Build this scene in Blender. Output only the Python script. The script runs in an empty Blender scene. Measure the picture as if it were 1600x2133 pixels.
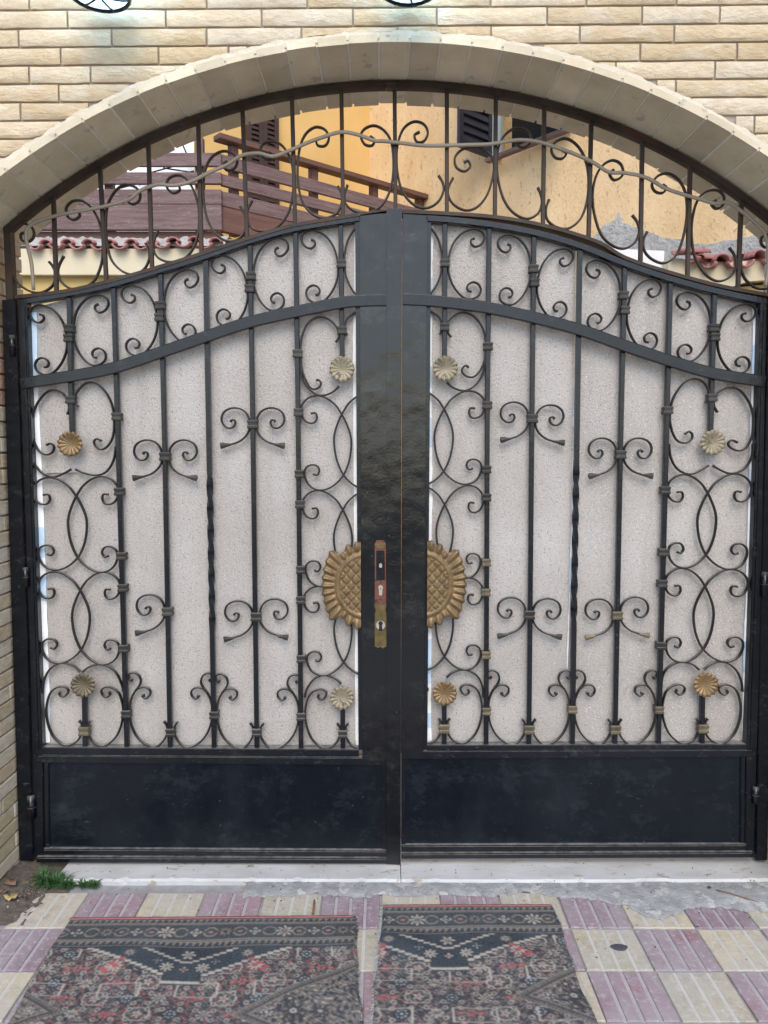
import bpy, bmesh, math, random
import numpy as np
from mathutils import Vector, Matrix
random.seed(7)
scene = bpy.context.scene
C = scene.collection
R = math.radians

# ------------------------------------------------------------------ camera
F = 1602.0; PITCH = R(4.3); CAMY = -2.712; CAMZ = 1.5     # focal length in photo pixels
cam_d = bpy.data.cameras.new('camera'); cam = bpy.data.objects.new('camera', cam_d); C.objects.link(cam)
cam.location = (0, CAMY, CAMZ); cam.rotation_euler = (math.pi/2 - PITCH, 0, 0)
cam_d.sensor_fit = 'VERTICAL'; cam_d.sensor_height = 36.0; cam_d.lens = F/2133*36
cam_d.clip_start = .05; cam_d.clip_end = 3000
scene.camera = cam

# ------------------------------------------------------------------ light
SUN = Vector((.02, -.69, .70)).normalized()
world = bpy.data.worlds.new('World'); scene.world = world; world.use_nodes = True
wn = world.node_tree; bg = wn.nodes['Background']
sky = wn.nodes.new('ShaderNodeTexSky'); sky.sky_type = 'NISHITA'; sky.sun_disc = False
sky.sun_elevation = math.asin(SUN.z); sky.sun_rotation = math.atan2(SUN.x, SUN.y)
sky.air_density = 1.0; sky.dust_density = 1.2; sky.ozone_density = 1.0
wn.links.new(sky.outputs[0], bg.inputs[0]); bg.inputs[1].default_value = .15
sl = bpy.data.lights.new('sun', 'SUN'); sl.energy = 1.25; sl.angle = R(38); sl.color = (1, .89, .74)
sun = bpy.data.objects.new('sun', sl); C.objects.link(sun); sun.rotation_euler = SUN.to_track_quat('Z', 'Y').to_euler()
sun.location = (-3, -5, 8)
vs = scene.view_settings; vs.view_transform = 'Standard'; vs.look = 'None'; vs.gamma = 1; vs.exposure = 0.93

# ------------------------------------------------------------------ pixel -> place
def ray(px, py):
    cx = (px-800)/F; cy = -(py-1066.5)/F
    return Vector((cx, math.cos(PITCH)+cy*math.sin(PITCH), -math.sin(PITCH)+cy*math.cos(PITCH)))
def at(px, py, y=0.0):                 # on the upright plane at depth y
    d = ray(px, py); t = (y-CAMY)/d.y
    return (d.x*t, CAMZ+d.z*t)
def ground(px, py, z=0.0):
    d = ray(px, py); t = (z-CAMZ)/d.z
    return (d.x*t, CAMY+d.y*t)

# ------------------------------------------------------------------ materials
def nodes(name):
    m = bpy.data.materials.new(name); m.use_nodes = True
    nt = m.node_tree; b = nt.nodes['Principled BSDF']
    return m, nt, b, nt.links.new
def N(nt, t, **kw):
    n = nt.nodes.new('ShaderNode'+t)
    for k, v in kw.items():
        if k == 'op': n.operation = v
        elif k.startswith('i_'):
            s = k[2:]; n.inputs[int(s) if s.isdigit() else s.replace('_', ' ')].default_value = v
        else: setattr(n, k, v)
    return n
def coords(nt, scale=(1, 1, 1), kind='pos'):
    mp = N(nt, 'Mapping'); mp.inputs['Scale'].default_value = scale
    if kind == 'pos': g = N(nt, 'NewGeometry'); nt.links.new(g.outputs['Position'], mp.inputs[0])
    else: g = N(nt, 'TexCoord'); nt.links.new(g.outputs['Object'], mp.inputs[0])
    return mp.outputs[0]
def noise(nt, scale, vec=None, detail=4, rough=.6):
    n = N(nt, 'TexNoise'); n.inputs['Scale'].default_value = scale; n.inputs['Detail'].default_value = detail
    n.inputs['Roughness'].default_value = rough
    if vec: nt.links.new(vec, n.inputs['Vector'])
    return n.outputs[0]
def ramp(nt, fac, stops, interp='LINEAR'):
    r = N(nt, 'ValToRGB'); r.color_ramp.interpolation = interp
    e = r.color_ramp.elements
    while len(e) < len(stops): e.new(.5)
    for el, (p, c) in zip(e, stops):
        el.position = p; el.color = (*c, 1) if len(c) == 3 else c
    nt.links.new(fac, r.inputs[0]); return r.outputs[0]
def mix(nt, fac, a, b, mode='MIX'):
    m = N(nt, 'Mix', data_type='RGBA', blend_type=mode)
    for s, v in ((m.inputs[0], fac), (m.inputs[6], a), (m.inputs[7], b)):
        if isinstance(v, (int, float)): s.default_value = v
        elif isinstance(v, tuple): s.default_value = (*v, 1)
        else: nt.links.new(v, s)
    return m.outputs[2]
def bump(nt, b, h, strength=.3, dist=.004, chain=None):
    n = N(nt, 'Bump'); n.inputs['Strength'].default_value = strength; n.inputs['Distance'].default_value = dist
    nt.links.new(h, n.inputs['Height'])
    if chain: nt.links.new(chain, n.inputs['Normal'])
    nt.links.new(n.outputs[0], b.inputs['Normal']); return n.outputs[0]
def bw(p, w=.02): return [(max(p-w, 0), (0, 0, 0)), (min(p+w, 1), (1, 1, 1))]
MAT = {}
def simple(name, c1, c2, scale=8, rough=.7, b_scale=60, b_str=.3, b_dist=.002, metal=0, stretch=(1, 1, 1), spots=None, rand=0):
    m, nt, b, L = nodes(name); v = coords(nt, stretch)
    col = ramp(nt, noise(nt, scale, v, 6), [(.3, c1), (.72, c2)])
    if rand:
        oi = N(nt, 'ObjectInfo'); r = ramp(nt, oi.outputs['Random'], [(0, (1-rand,)*3), (1, (1+rand,)*3)])
        col = mix(nt, 1.0, col, r, 'MULTIPLY')
    if spots:
        col = mix(nt, ramp(nt, noise(nt, spots[1], v, 3), bw(spots[2])), col, spots[0])
    L(col, b.inputs['Base Color']); b.inputs['Roughness'].default_value = rough; b.inputs['Metallic'].default_value = metal
    bump(nt, b, noise(nt, b_scale, v, 5), b_str, b_dist)
    MAT[name] = m; return m

def paint(name, base, fade, fade_at, rust=.0, rough=.36, spec=.28, dirt=None, dent=0):
    """gloss paint on iron: brush lumps, chalky fading, dust on ledges, chips"""
    m, nt, b, L = nodes(name); v = coords(nt)
    n1 = noise(nt, 5, coords(nt, (1, 1, .45)), 6, .65)
    col = mix(nt, ramp(nt, n1, [(fade_at-.08, (0, 0, 0)), (fade_at+.2, (.9, .9, .9))]), base, fade)
    chips = ramp(nt, noise(nt, 75, v, 2, .8), bw(.76, .012))
    col = mix(nt, chips, col, (.12, .13, .14))
    scr = ramp(nt, noise(nt, 28, coords(nt, (.35, 1, 1.6)), 7, .78), bw(.70, .03))
    col = mix(nt, scr, col, (.10, .115, .135))
    if dirt:
        dv = noise(nt, dirt[1], coords(nt, (.8, 1, 1.3)), 10, .82)
        col = mix(nt, ramp(nt, dv, [(dirt[2], (0, 0, 0)), (dirt[2]+.16, (.8, .8, .8))]), col, dirt[0])
        fl = noise(nt, 85, coords(nt, (.6, 1, 1)), 4, .7)
        col = mix(nt, ramp(nt, fl, bw(dirt[4] if len(dirt) > 3 else .715, .02)), col, dirt[3] if len(dirt) > 3 else (.12, .13, .145))
    if rust:
        col = mix(nt, ramp(nt, noise(nt, 16, v, 6, .7), [(.62-rust*.3, (0, 0, 0)), (.72-rust*.2, (1, 1, 1))]), col, (.065, .026, .014))
    g = N(nt, 'NewGeometry'); s = N(nt, 'SeparateXYZ'); L(g.outputs['Normal'], s.inputs[0])
    up = N(nt, 'MapRange'); up.inputs[1].default_value = .45; up.inputs[2].default_value = .95; up.inputs[4].default_value = .75
    L(s.outputs[2], up.inputs[0])
    dn = N(nt, 'Math', op='MULTIPLY'); L(up.outputs[0], dn.inputs[0]); L(ramp(nt, noise(nt, 30, v), [(.3, (.3,)*3), (.6, (1, 1, 1))]), dn.inputs[1])
    col = mix(nt, dn.outputs[0], col, (.26, .255, .245))
    L(col, b.inputs['Base Color']); b.inputs['Specular IOR Level'].default_value = spec
    rr = N(nt, 'MapRange'); rr.inputs[3].default_value = rough-.1; rr.inputs[4].default_value = rough+.14
    L(noise(nt, 12, v, 5), rr.inputs[0]); L(rr.outputs[0], b.inputs['Roughness'])
    c = bump(nt, b, noise(nt, 120, v, 3), .35, .0012)
    c = bump(nt, b, noise(nt, 32, coords(nt, (1, 1, .5)), 3), .35, .003, c)
    if dent: bump(nt, b, noise(nt, 3.2, v, 3), dent, .03, c)
    MAT[name] = m; return m
paint('black', (.0036, .0052, .0085), (.012, .015, .019), .58, rough=.22, spec=.42, dirt=((.05, .053, .057), 16, .56))
paint('post', (.0028, .0038, .0056), (.011, .012, .0115), .62, rough=.18, spec=.5, dirt=((.032, .033, .029), 7, .52, (.003, .003, .004), .62), dent=.35)
paint('panel', (.0026, .005, .0095), (.009, .013, .019), .56, rough=.2, spec=.32, dirt=((.018, .024, .033), 6, .52), dent=.4)
paint('grille', (.022, .016, .013), (.055, .042, .032), .45, rust=.35, rough=.5)
paint('rod', (.27, .225, .175), (.36, .31, .25), .5, rough=.45)
paint('scroll', (.011, .010, .011), (.035, .031, .028), .5, rough=.4)
paint('collar', (.022, .021, .019), (.06, .057, .05), .5, rough=.45)
paint('rusty', (.03, .014, .010), (.016, .014, .014), .5, rust=.9, rough=.6)
simple('brass', (.10, .075, .032), (.24, .185, .085), 30, .38, 150, .4, .001, metal=.75)
simple('gilt', (.10, .064, .028), (.23, .15, .068), 26, .4, 160, .5, .0015, metal=.25, spots=((.09, .07, .05), 40, .66))
simple('gilt_pale', (.14, .115, .07), (.31, .27, .19), 22, .5, 160, .5, .0015, metal=.2, spots=((.10, .09, .075), 35, .62))
simple('gilt_dull', (.06, .052, .034), (.17, .14, .09), 25, .5, 160, .5, .0015, metal=.3)
simple('primer', (.16, .045, .026), (.09, .032, .022), 60, .6, 200, .4, .001, spots=((.02, .015, .015), 70, .6))
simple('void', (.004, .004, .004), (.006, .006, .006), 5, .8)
simple('steel', (.5, .47, .42), (.6, .58, .52), 40, .3, metal=.8)

# split stone brick
def brick_mat():
    m, nt, b, L = nodes('brick'); oi = N(nt, 'ObjectInfo')
    base = ramp(nt, oi.outputs['Random'], [(0, (.60, .485, .32)), (.25, (.68, .58, .42)), (.42, (.54, .42, .26)), (.6, (.66, .58, .45)), (.8, (.60, .46, .29)), (.9, (.69, .57, .41))], 'CONSTANT')
    of = N(nt, 'VectorMath', op='SCALE'); L(oi.outputs['Location'], of.inputs[0]); of.inputs[3].default_value = 0
    v = coords(nt, (1, 1, 2.2))
    ad = N(nt, 'VectorMath', op='ADD'); L(v, ad.inputs[0])
    cmb = N(nt, 'CombineXYZ'); ml = N(nt, 'Math', op='MULTIPLY'); ml.inputs[1].default_value = 37.0
    L(oi.outputs['Random'], ml.inputs[0]); L(ml.outputs[0], cmb.inputs[1]); L(cmb.outputs[0], ad.inputs[1]); vv = ad.outputs[0]
    n = noise(nt, 11, vv, 8, .68)
    col = mix(nt, ramp(nt, n, [(.42, (0, 0, 0)), (.75, (.65, .65, .65))]), base, (.42, .30, .165))
    col = mix(nt, ramp(nt, noise(nt, 8, vv, 5), [(.5, (0, 0, 0)), (.72, (.7, .7, .7))]), col, (.66, .61, .52))
    wv = N(nt, 'TexWave', wave_type='BANDS', bands_direction='DIAGONAL'); wv.inputs['Scale'].default_value = 10; wv.inputs['Distortion'].default_value = 11
    wv.inputs['Detail'].default_value = 3; L(vv, wv.inputs['Vector'])
    col = mix(nt, .14, col, mix(nt, wv.outputs[1], (.44, .31, .17), (.68, .57, .42)), 'MIX')
    col = mix(nt, ramp(nt, noise(nt, 75, vv, 3), bw(.74, .015)), col, (.16, .11, .07))
    L(col, b.inputs['Base Color']); b.inputs['Roughness'].default_value = .82
    c = bump(nt, b, noise(nt, 26, vv, 9, .68), .9, .010)
    bump(nt, b, noise(nt, 140, vv, 4, .7), .35, .002, c)
    MAT['brick'] = m
brick_mat()
simple('mortar', (.28, .24, .20), (.38, .33, .28), 20, .9, 120, .6, .003)
simple('arch_tile', (.50, .425, .295), (.68, .60, .455), 6, .6, 60, .5, .003, rand=.14, spots=((.42, .37, .30), 14, .66))
simple('grout', (.70, .66, .57), (.80, .76, .67), 30, .85, 90, .5, .002)
simple('plaster', (.58, .51, .40), (.66, .60, .49), 14, .85, 45, .8, .006)
simple('pinkbrick', (.52, .30, .20), (.60, .40, .29), 20, .85, 60, .6, .004)
simple('marble', (.40, .405, .40), (.54, .555, .56), 7, .42, 90, .12, .001, stretch=(.8, 2, 2), spots=((.33, .30, .25), 22, .64))
simple('cement', (.21, .215, .215), (.36, .37, .375), 22, .9, 110, 1, .006, spots=((.40, .40, .39), 18, .60))
simple('earth', (.07, .058, .046), (.17, .145, .12), 60, .95, 180, 1, .006)
simple('soil_ground', (.33, .30, .26), (.40, .37, .33), 3, .9, 80, .5, .003)
simple('bounce_sidewalk', (.40, .38, .34), (.50, .48, .44), 3, .9, 80, .5, .003)
simple('asphalt', (.045, .046, .048), (.075, .075, .076), 3, .85, 120, .6, .004)
def tile_mat(name, c1, c2, c3, worn):
    m, nt, b, L = nodes(name); v = coords(nt); oi = N(nt, 'ObjectInfo')
    col = ramp(nt, noise(nt, 9, v, 6, .65), [(.3, c1), (.55, c2), (.75, c3)])
    col = mix(nt, 1.0, col, ramp(nt, oi.outputs['Random'], [(0, (.86, .88, .92)), (1, (1.1, 1.06, 1.0))]), 'MULTIPLY')
    col = mix(nt, ramp(nt, noise(nt, 55, v, 4, .7), bw(.58, .05)), col, worn)
    col = mix(nt, ramp(nt, noise(nt, 70, v, 3, .7), bw(.70, .015)), col, (.07, .06, .055))
    col = mix(nt, ramp(nt, noise(nt, 14, v, 9, .8), [(.5, (0, 0, 0)), (.68, (.55, .55, .55))]), col, (.17, .15, .135))
    col = mix(nt, ramp(nt, noise(nt, 3.2, v, 5, .7), [(.42, (0, 0, 0)), (.7, (.6, .6, .6))]), col, (.37, .375, .39))
    L(col, b.inputs['Base Color']); b.inputs['Roughness'].default_value = .78
    bump(nt, b, noise(nt, 130, v, 5, .7), .5, .0025); MAT[name] = m
tile_mat('tile_mauve', (.23, .16, .19), (.28, .205, .24), (.26, .115, .12), (.37, .32, .33))
tile_mat('tile_cream', (.40, .355, .255), (.47, .43, .33), (.43, .35, .19), (.50, .48, .42))
simple('groove_mauve', (.33, .30, .33), (.40, .38, .40), 40, .85)
simple('groove_cream', (.43, .42, .39), (.49, .48, .45), 40, .85)
simple('joint', (.22, .22, .225), (.32, .32, .325), 30, .95)
simple('ochre_wall', (.60, .375, .125), (.67, .45, .18), 1.6, .85, 55, .5, .006)
simple('ochre_worn', (.64, .43, .215), (.80, .60, .36), 4, .88, 60, .8, .008, stretch=(1, 1, .6), spots=((.54, .36, .19), 30, .63))
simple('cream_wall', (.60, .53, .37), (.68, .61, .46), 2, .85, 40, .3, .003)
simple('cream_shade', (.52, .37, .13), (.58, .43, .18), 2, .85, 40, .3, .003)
simple('white_wall', (.78, .79, .80), (.82, .82, .82), 2, .8)
simple('wood', (.11, .065, .064), (.23, .155, .152), 6, .62, 30, .9, .008, stretch=(.6, .6, 9), spots=((.36, .30, .28), 30, .66))
simple('wood_red', (.10, .045, .034), (.17, .085, .066), 5, .6, 40, .5, .004, stretch=(.6, .6, 8))
simple('clay', (.27, .10, .09), (.40, .20, .185), 14, .8, 60, .6, .004, spots=((.42, .32, .30), 18, .68))
simple('rough_cement', (.34, .33, .32), (.50, .49, .47), 12, .95, 35, 1, .02)
simple('shutter_dark', (.016, .015, .024), (.03, .027, .036), 8, .5)
simple('shutter_brown', (.03, .016, .014), (.05, .026, .02), 8, .55)
simple('shutter_grey', (.22, .22, .26), (.36, .36, .40), 20, .7, stretch=(1, 1, 4))
simple('frame_teal', (.33, .41, .41), (.42, .50, .49), 6, .5)
simple('sealant', (.74, .76, .78), (.84, .85, .85), 20, .6, 60, .6, .003)
simple('blue_tape', (.42, .57, .74), (.55, .68, .80), 20, .5)
simple('leaf_green', (.022, .075, .028), (.06, .13, .035), 60, .5)
simple('leaf_dry', (.34, .25, .09), (.45, .36, .17), 60, .7)
simple('leaf_brown', (.13, .075, .05), (.22, .14, .10), 60, .8)
simple('stick', (.26, .10, .05), (.18, .07, .04), 60, .8)
simple('pebble', (.018, .018, .02), (.06, .055, .05), 60, .8)
simple('chip', (.35, .33, .30), (.5, .47, .43), 60, .85)
simple('tar', (.045, .048, .06), (.09, .095, .11), 60, .6)
simple('binding', (.26, .095, .092), (.33, .135, .125), 80, .9, 300, .8, .002)
simple('fringe', (.40, .44, .46), (.55, .58, .58), 80, .95)
def pane_mat():
    m, nt, b, L = nodes('pane'); v = coords(nt)
    col = ramp(nt, noise(nt, 2.2, v, 4), [(.3, (.525, .495, .47)), (.7, (.655, .635, .62))])
    vo = N(nt, 'TexVoronoi', feature='F1'); vo.inputs['Scale'].default_value = 190; L(v, vo.inputs['Vector'])
    sp = N(nt, 'Math', op='ADD'); L(vo.outputs['Distance'], sp.inputs[0])
    L(noise(nt, 90, v, 3), sp.inputs[1])
    col = mix(nt, ramp(nt, sp.outputs[0], [(.62, (.85, .85, .85)), (.84, (0, 0, 0))]), col, (.27, .255, .24))
    stk = noise(nt, 9, coords(nt, (1, 1, .06)), 5, .6)
    col = mix(nt, ramp(nt, stk, [(.52, (0, 0, 0)), (.72, (.35, .35, .35))]), col, (.36, .33, .30))
    sparkle = ramp(nt, noise(nt, 190, v, 2, .6), bw(.64, .03))  # white glints of the pebbled glass, painted into its colour
    col = mix(nt, sparkle, col, (.82, .80, .78))
    L(col, b.inputs['Base Color']); b.inputs['Roughness'].default_value = .28
    b.inputs['Specular IOR Level'].default_value = .5
    bn = bump(nt, b, sp.outputs[0], .35, .004)
    tr = N(nt, 'BsdfTranslucent'); L(col, tr.inputs[0]); L(bn, tr.inputs['Normal'])
    ms = N(nt, 'MixShader'); ms.inputs[0].default_value = .42
    L(b.outputs[0], ms.inputs[1]); L(tr.outputs[0], ms.inputs[2])
    L(ms.outputs[0], nt.nodes['Material Output'].inputs[0]); MAT['pane'] = m
pane_mat()
def rug_mat():
    m, nt, b, L = nodes('rug'); a = N(nt, 'Attribute', attribute_name='Col'); v = coords(nt)
    col = mix(nt, ramp(nt, noise(nt, 7, v, 5), [(.4, (0, 0, 0)), (.75, (.16, .16, .16))]), a.outputs[0], (.15, .18, .22))
    col = mix(nt, ramp(nt, noise(nt, 260, v, 2), [(.4, (.12,)*3), (.7, (0, 0, 0))]), col, (.40, .39, .36))
    L(col, b.inputs['Base Color']); b.inputs['Roughness'].default_value = .95
    b.inputs['Specular IOR Level'].default_value = .15
    bump(nt, b, noise(nt, 380, v, 2), .8, .003); MAT['rug'] = m
rug_mat()
def lamp_mats():
    m, nt, b, L = nodes('lamp_glass'); b.inputs['Base Color'].default_value = (.72, .80, .82, 1)
    b.inputs['Roughness'].default_value = .25; b.inputs['Emission Color'].default_value = (.62, .80, 1, 1); b.inputs['Emission Strength'].default_value = .18; b.inputs['Transmission Weight'].default_value = .35; MAT['lamp_glass'] = m
    m, nt, b, L = nodes('bulb'); b.inputs['Emission Color'].default_value = (.55, .78, 1, 1); b.inputs['Emission Strength'].default_value = 30; MAT['bulb'] = m
lamp_mats()

# ------------------------------------------------------------------ objects
def mesh(name, verts, faces, mats, smooth=False, fmat=None):
    me = bpy.data.meshes.new(name); me.from_pydata([tuple(v) for v in verts], [], faces); me.update()
    for mt in (mats if isinstance(mats, (list, tuple)) else [mats]): me.materials.append(MAT[mt])
    if fmat is not None: me.polygons.foreach_set('material_index', fmat)
    if smooth: me.polygons.foreach_set('use_smooth', [True]*len(me.polygons))
    return me
def link(name, me, parent=None, loc=None):
    o = bpy.data.objects.new(name, me); C.objects.link(o)
    if parent is not None:
        o.parent = parent
        if parent.type == 'EMPTY': o.matrix_parent_inverse = Matrix.Translation(-parent.location)
    if loc is not None: o.location = loc
    return o
def tag(o, label=None, cat=None, group=None, kind=None):
    if label: o['label'] = label
    if cat: o['category'] = cat
    if group: o['group'] = group
    if kind: o['kind'] = kind
    return o
def thing(name, label, cat, loc=(0, 0, 0), group=None):
    o = bpy.data.objects.new(name, None); o.empty_display_size = .1; C.objects.link(o); o.location = loc
    return tag(o, label, cat, group)
def fixn(me):
    bm = bmesh.new(); bm.from_mesh(me); bmesh.ops.recalc_face_normals(bm, faces=bm.faces); bm.to_mesh(me); bm.free(); return me
def box_vf(x0, x1, y0, y1, z0, z1, o=0):
    v = [(x0, y0, z0), (x1, y0, z0), (x1, y1, z0), (x0, y1, z0), (x0, y0, z1), (x1, y0, z1), (x1, y1, z1), (x0, y1, z1)]
    f = [(0, 3, 2, 1), (4, 5, 6, 7), (0, 1, 5, 4), (1, 2, 6, 5), (2, 3, 7, 6), (3, 0, 4, 7)]
    return v, [tuple(i+o for i in q) for q in f]
def box(name, x0, x1, y0, y1, z0, z1, mat, parent=None, bev=.0):
    v, f = box_vf(x0, x1, y0, y1, z0, z1); me = mesh(name, v, f, mat)
    if bev:
        bm = bmesh.new(); bm.from_mesh(me); bmesh.ops.bevel(bm, geom=bm.edges[:], offset=bev, segments=1, affect='EDGES'); bm.to_mesh(me); bm.free()
    return link(name, me, parent)
def obox(name, p, ax, L, w, h, mat, parent=None, bev=.0):
    """box from point p along the level direction ax (length L), w across (to the left of ax), h up"""
    ax = Vector((ax[0], ax[1], 0)).normalized(); s = Vector((-ax.y, ax.x, 0)); p = Vector(p)
    v = [p+ax*a+s*b+Vector((0, 0, c)) for c in (0, h) for a, b in ((0, 0), (L, 0), (L, w), (0, w))]
    f = [(0, 3, 2, 1), (4, 5, 6, 7), (0, 1, 5, 4), (1, 2, 6, 5), (2, 3, 7, 6), (3, 0, 4, 7)]
    me = fixn(mesh(name, v, f, mat))
    if bev:
        bm = bmesh.new(); bm.from_mesh(me); bmesh.ops.bevel(bm, geom=bm.edges[:], offset=bev, segments=1, affect='EDGES'); bm.to_mesh(me); bm.free()
    return link(name, me, parent)
def prism(name, poly, y0, y1, mat, parent=None, bev=.0):
    """polygon in the gate plane (x,z), from depth y0 (front) to y1"""
    n = len(poly); v = [(x, y0, z) for x, z in poly]+[(x, y1, z) for x, z in poly]
    f = [tuple(range(n)), tuple(range(2*n-1, n-1, -1))]+[(i, i+n, (i+1) % n+n, (i+1) % n) for i in range(n)]
    me = fixn(mesh(name, v, f, mat))
    if bev:
        bm = bmesh.new(); bm.from_mesh(me)
        es = [e for e in bm.edges if all(abs(q.co.y-y0) < 1e-6 for q in e.verts)]
        bmesh.ops.bevel(bm, geom=es, offset=bev, segments=2, affect='EDGES'); bm.to_mesh(me); bm.free()
    return link(name, me, parent)
def pxprism(name, pts, y0, y1, mat, parent=None, bev=0):
    return prism(name, [at(x, y, 0) for x, y in pts], y0, y1, mat, parent, bev)
def smooth_pts(P, n=5):
    P = [Vector(p) for p in P]; Q = [2*P[0]-P[1]]+P+[2*P[-1]-P[-2]]; out = []
    for i in range(1, len(Q)-2):
        for k in range(n):
            t = k/n; a, b, c, d = Q[i-1:i+3]
            out.append(.5*((2*b)+(c-a)*t+(2*a-5*b+4*c-d)*t*t+(3*b-a-3*c+d)*t**3))
    out.append(P[-1]); return out
def sweep(name, P, w, d, yc, mat, parent=None, ends=(1, 1), ch=.3, smooth=True, sharp=50):
    """flat bar of width w (in the plane) and depth d along the 2D path P in the gate plane"""
    n = len(P); V = []; Fc = []
    prof = [(-.5, .5), (-.5, -.5+ch), (-.5+ch*.8, -.5), (.5-ch*.8, -.5), (.5, -.5+ch), (.5, .5)]
    L = [0]
    for i in range(1, n): L.append(L[-1]+(P[i]-P[i-1]).length)
    for i in range(n):
        t = (P[min(i+1, n-1)]-P[max(i-1, 0)]).normalized(); nm = Vector((-t.y, t.x))
        k = 1.0
        if ends[0] != 1: k *= 1+(ends[0]-1)*max(0, 1-L[i]/.018)
        if ends[1] != 1: k *= 1+(ends[1]-1)*max(0, 1-(L[-1]-L[i])/.018)
        for a, b in prof:
            q = P[i]+nm*(a*w*k); V.append((q.x, yc+b*d, q.y))
    for i in range(n-1):
        for j in range(6):
            a = i*6+j; c = i*6+(j+1) % 6
            Fc.append((a, c, c+6, a+6))
    Fc.append(tuple(range(6))); Fc.append(tuple(range(6*n-1, 6*n-7, -1)))
    me = fixn(mesh(name, V, Fc, mat))
    if smooth:
        me.polygons.foreach_set('use_smooth', [len(p.vertices) == 4 for p in me.polygons])
        me.set_sharp_from_angle(angle=R(sharp))
    return link(name, me, parent)
def tube(name, P, r, mat, parent=None, seg=8, taper=1):
    P = [Vector(p) for p in P]; V = []; Fc = []; n = len(P); up = Vector((0, .3, 1))
    for i in range(n):
        t = (P[min(i+1, n-1)]-P[max(i-1, 0)]).normalized(); a = t.cross(up)
        if a.length < .05: a = t.cross(Vector((1, 0, 0)))
        a.normalize(); b = t.cross(a); rr = r*(1+(taper-1)*i/max(n-1, 1))
        for k in range(seg):
            th = 2*math.pi*k/seg; V.append(P[i]+a*(rr*math.cos(th))+b*(rr*math.sin(th)))
    for i in range(n-1):
        for k in range(seg): Fc.append((i*seg+k, i*seg+(k+1) % seg, (i+1)*seg+(k+1) % seg, (i+1)*seg+k))
    Fc.append(tuple(range(seg))); Fc.append(tuple(range(n*seg-1, (n-1)*seg-1, -1)))
    return link(name, fixn(mesh(name, V, Fc, mat, True)), parent)

# ================================================================== ground
def sheet(name, pts, z, mat): 
    me = mesh(name, [(x, y, z) for x, y in pts], [tuple(range(len(pts)))], mat); return tag(link(name, me), kind='structure')
sheet('road', [(-60, -60), (60, -60), (60, -4.6), (-60, -4.6)], -.012, 'asphalt')
sheet('bounce_sidewalk', [(-30, -4.6), (30, -4.6), (30, -1.72), (-30, -1.72)], -.002, 'bounce_sidewalk')  # unseen pale paving, added to bounce light up to the arch soffit
sheet('ground', [(-400, -400), (400, -400), (400, 400), (-400, 400)], -.02, 'soil_ground')
pav = bpy.data.objects.new('pavement', mesh('pavement', [(-2.6, -1.8, -.006), (2.6, -1.8, -.006), (2.6, .3, -.006), (-2.6, .3, -.006)], [(0, 1, 2, 3)], 'joint'))
C.objects.link(pav); tag(pav, kind='structure')
def tile_mesh(name, m1, m2, gd):
    """20 cm tile: four raised strips, three shallow grooves, rounded rim"""
    s = .097; g = .005; xs = []; hs = []
    cuts = [-.0485, 0, .0485]
    prof = [(-s, -.012), (-s, -.002), (-s+.002, 0)]
    for c in cuts: prof += [(c-g-.002, 0), (c-g, -gd), (c+g, -gd), (c+g+.002, 0)]
    prof += [(s-.002, 0), (s, -.002), (s, -.012)]
    ys = [(-s, -.012, 0), (-s, -.002, 0), (-s+.002, 0, 0), (s-.002, 0, 0), (s, -.002, 0), (s, -.012, 0)]
    V = []; Fc = []; fm = []
    for y, dz, _ in ys:
        for x, z in prof: V.append((x, y, min(z, dz) if dz < 0 else z))
    k = len(prof)
    for i in range(len(ys)-1):
        for j in range(k-1):
            Fc.append((i*k+j, i*k+j+1, (i+1)*k+j+1, (i+1)*k+j))
            fm.append(1 if prof[j][1] <= -gd+1e-6 and prof[j+1][1] <= -gd+1e-6 and abs(prof[j][0]) < .09 else 0)
    return mesh(name, V, Fc, [m1, m2], fmat=fm)
tm = [tile_mesh('tile', 'tile_mauve', 'groove_mauve', .0035), tile_mesh('tile', 'tile_cream', 'groove_cream', .0012)]
# mauve / cream order read from the photograph (x cell, y row)
for j in range(8):
    for i in range(-8, 8):
        x = -.01+.2*(i+.5); y = -.377-.2025*(j-.5)
        if y < -1.75: continue
        k = 0 if (i+j+1) % 2 == 0 else 1
        if x < -1.15 or x > 1.35:
            if j == 0: continue
        if i == -1: k = [0, 1, 0, 1, 0, 1, 0, 1][j]
        o = link('tile', tm[k], pav, (x+random.uniform(-.0015, .0015), y, .0+random.uniform(-.0015, .001)))
        o.rotation_euler = (random.uniform(-.006, .006), random.uniform(-.006, .006), random.uniform(-.004, .004))
# cement skim along the threshold
def cement_strip():
    V = []; n = 420; xs = np.linspace(-.48, 1.62, n)
    rnd = np.random.RandomState(3); w = np.cumsum(rnd.randn(n)*.0042); w -= np.linspace(w[0], w[-1], n)
    for i, x in enumerate(xs):
        e = .205+.035*min(1, (x+.48)/.3)+w[i]*.8+.004*math.sin(x*23)+rnd.randn()*.0022
        if .80 < x < .98: e += .055*math.sin((x-.80)/.18*math.pi)
        if x > 1.1: e += .05*min(1, (x-1.1)/.2)
        if x > 1.3: e += .3*(x-1.3)
        h = .007
        V += [(x, -.10, h), (x, -.16, h), (x, -e+.012, h*.9), (x, -e, .0005)]
    Fc = []
    for i in range(n-1):
        for k in range(3): Fc.append((i*4+k, i*4+k+1, (i+1)*4+k+1, (i+1)*4+k))
    return tag(link('cement_strip', fixn(mesh('cement_strip', V, Fc, 'cement', True))), kind='structure')
cement_strip()

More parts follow.
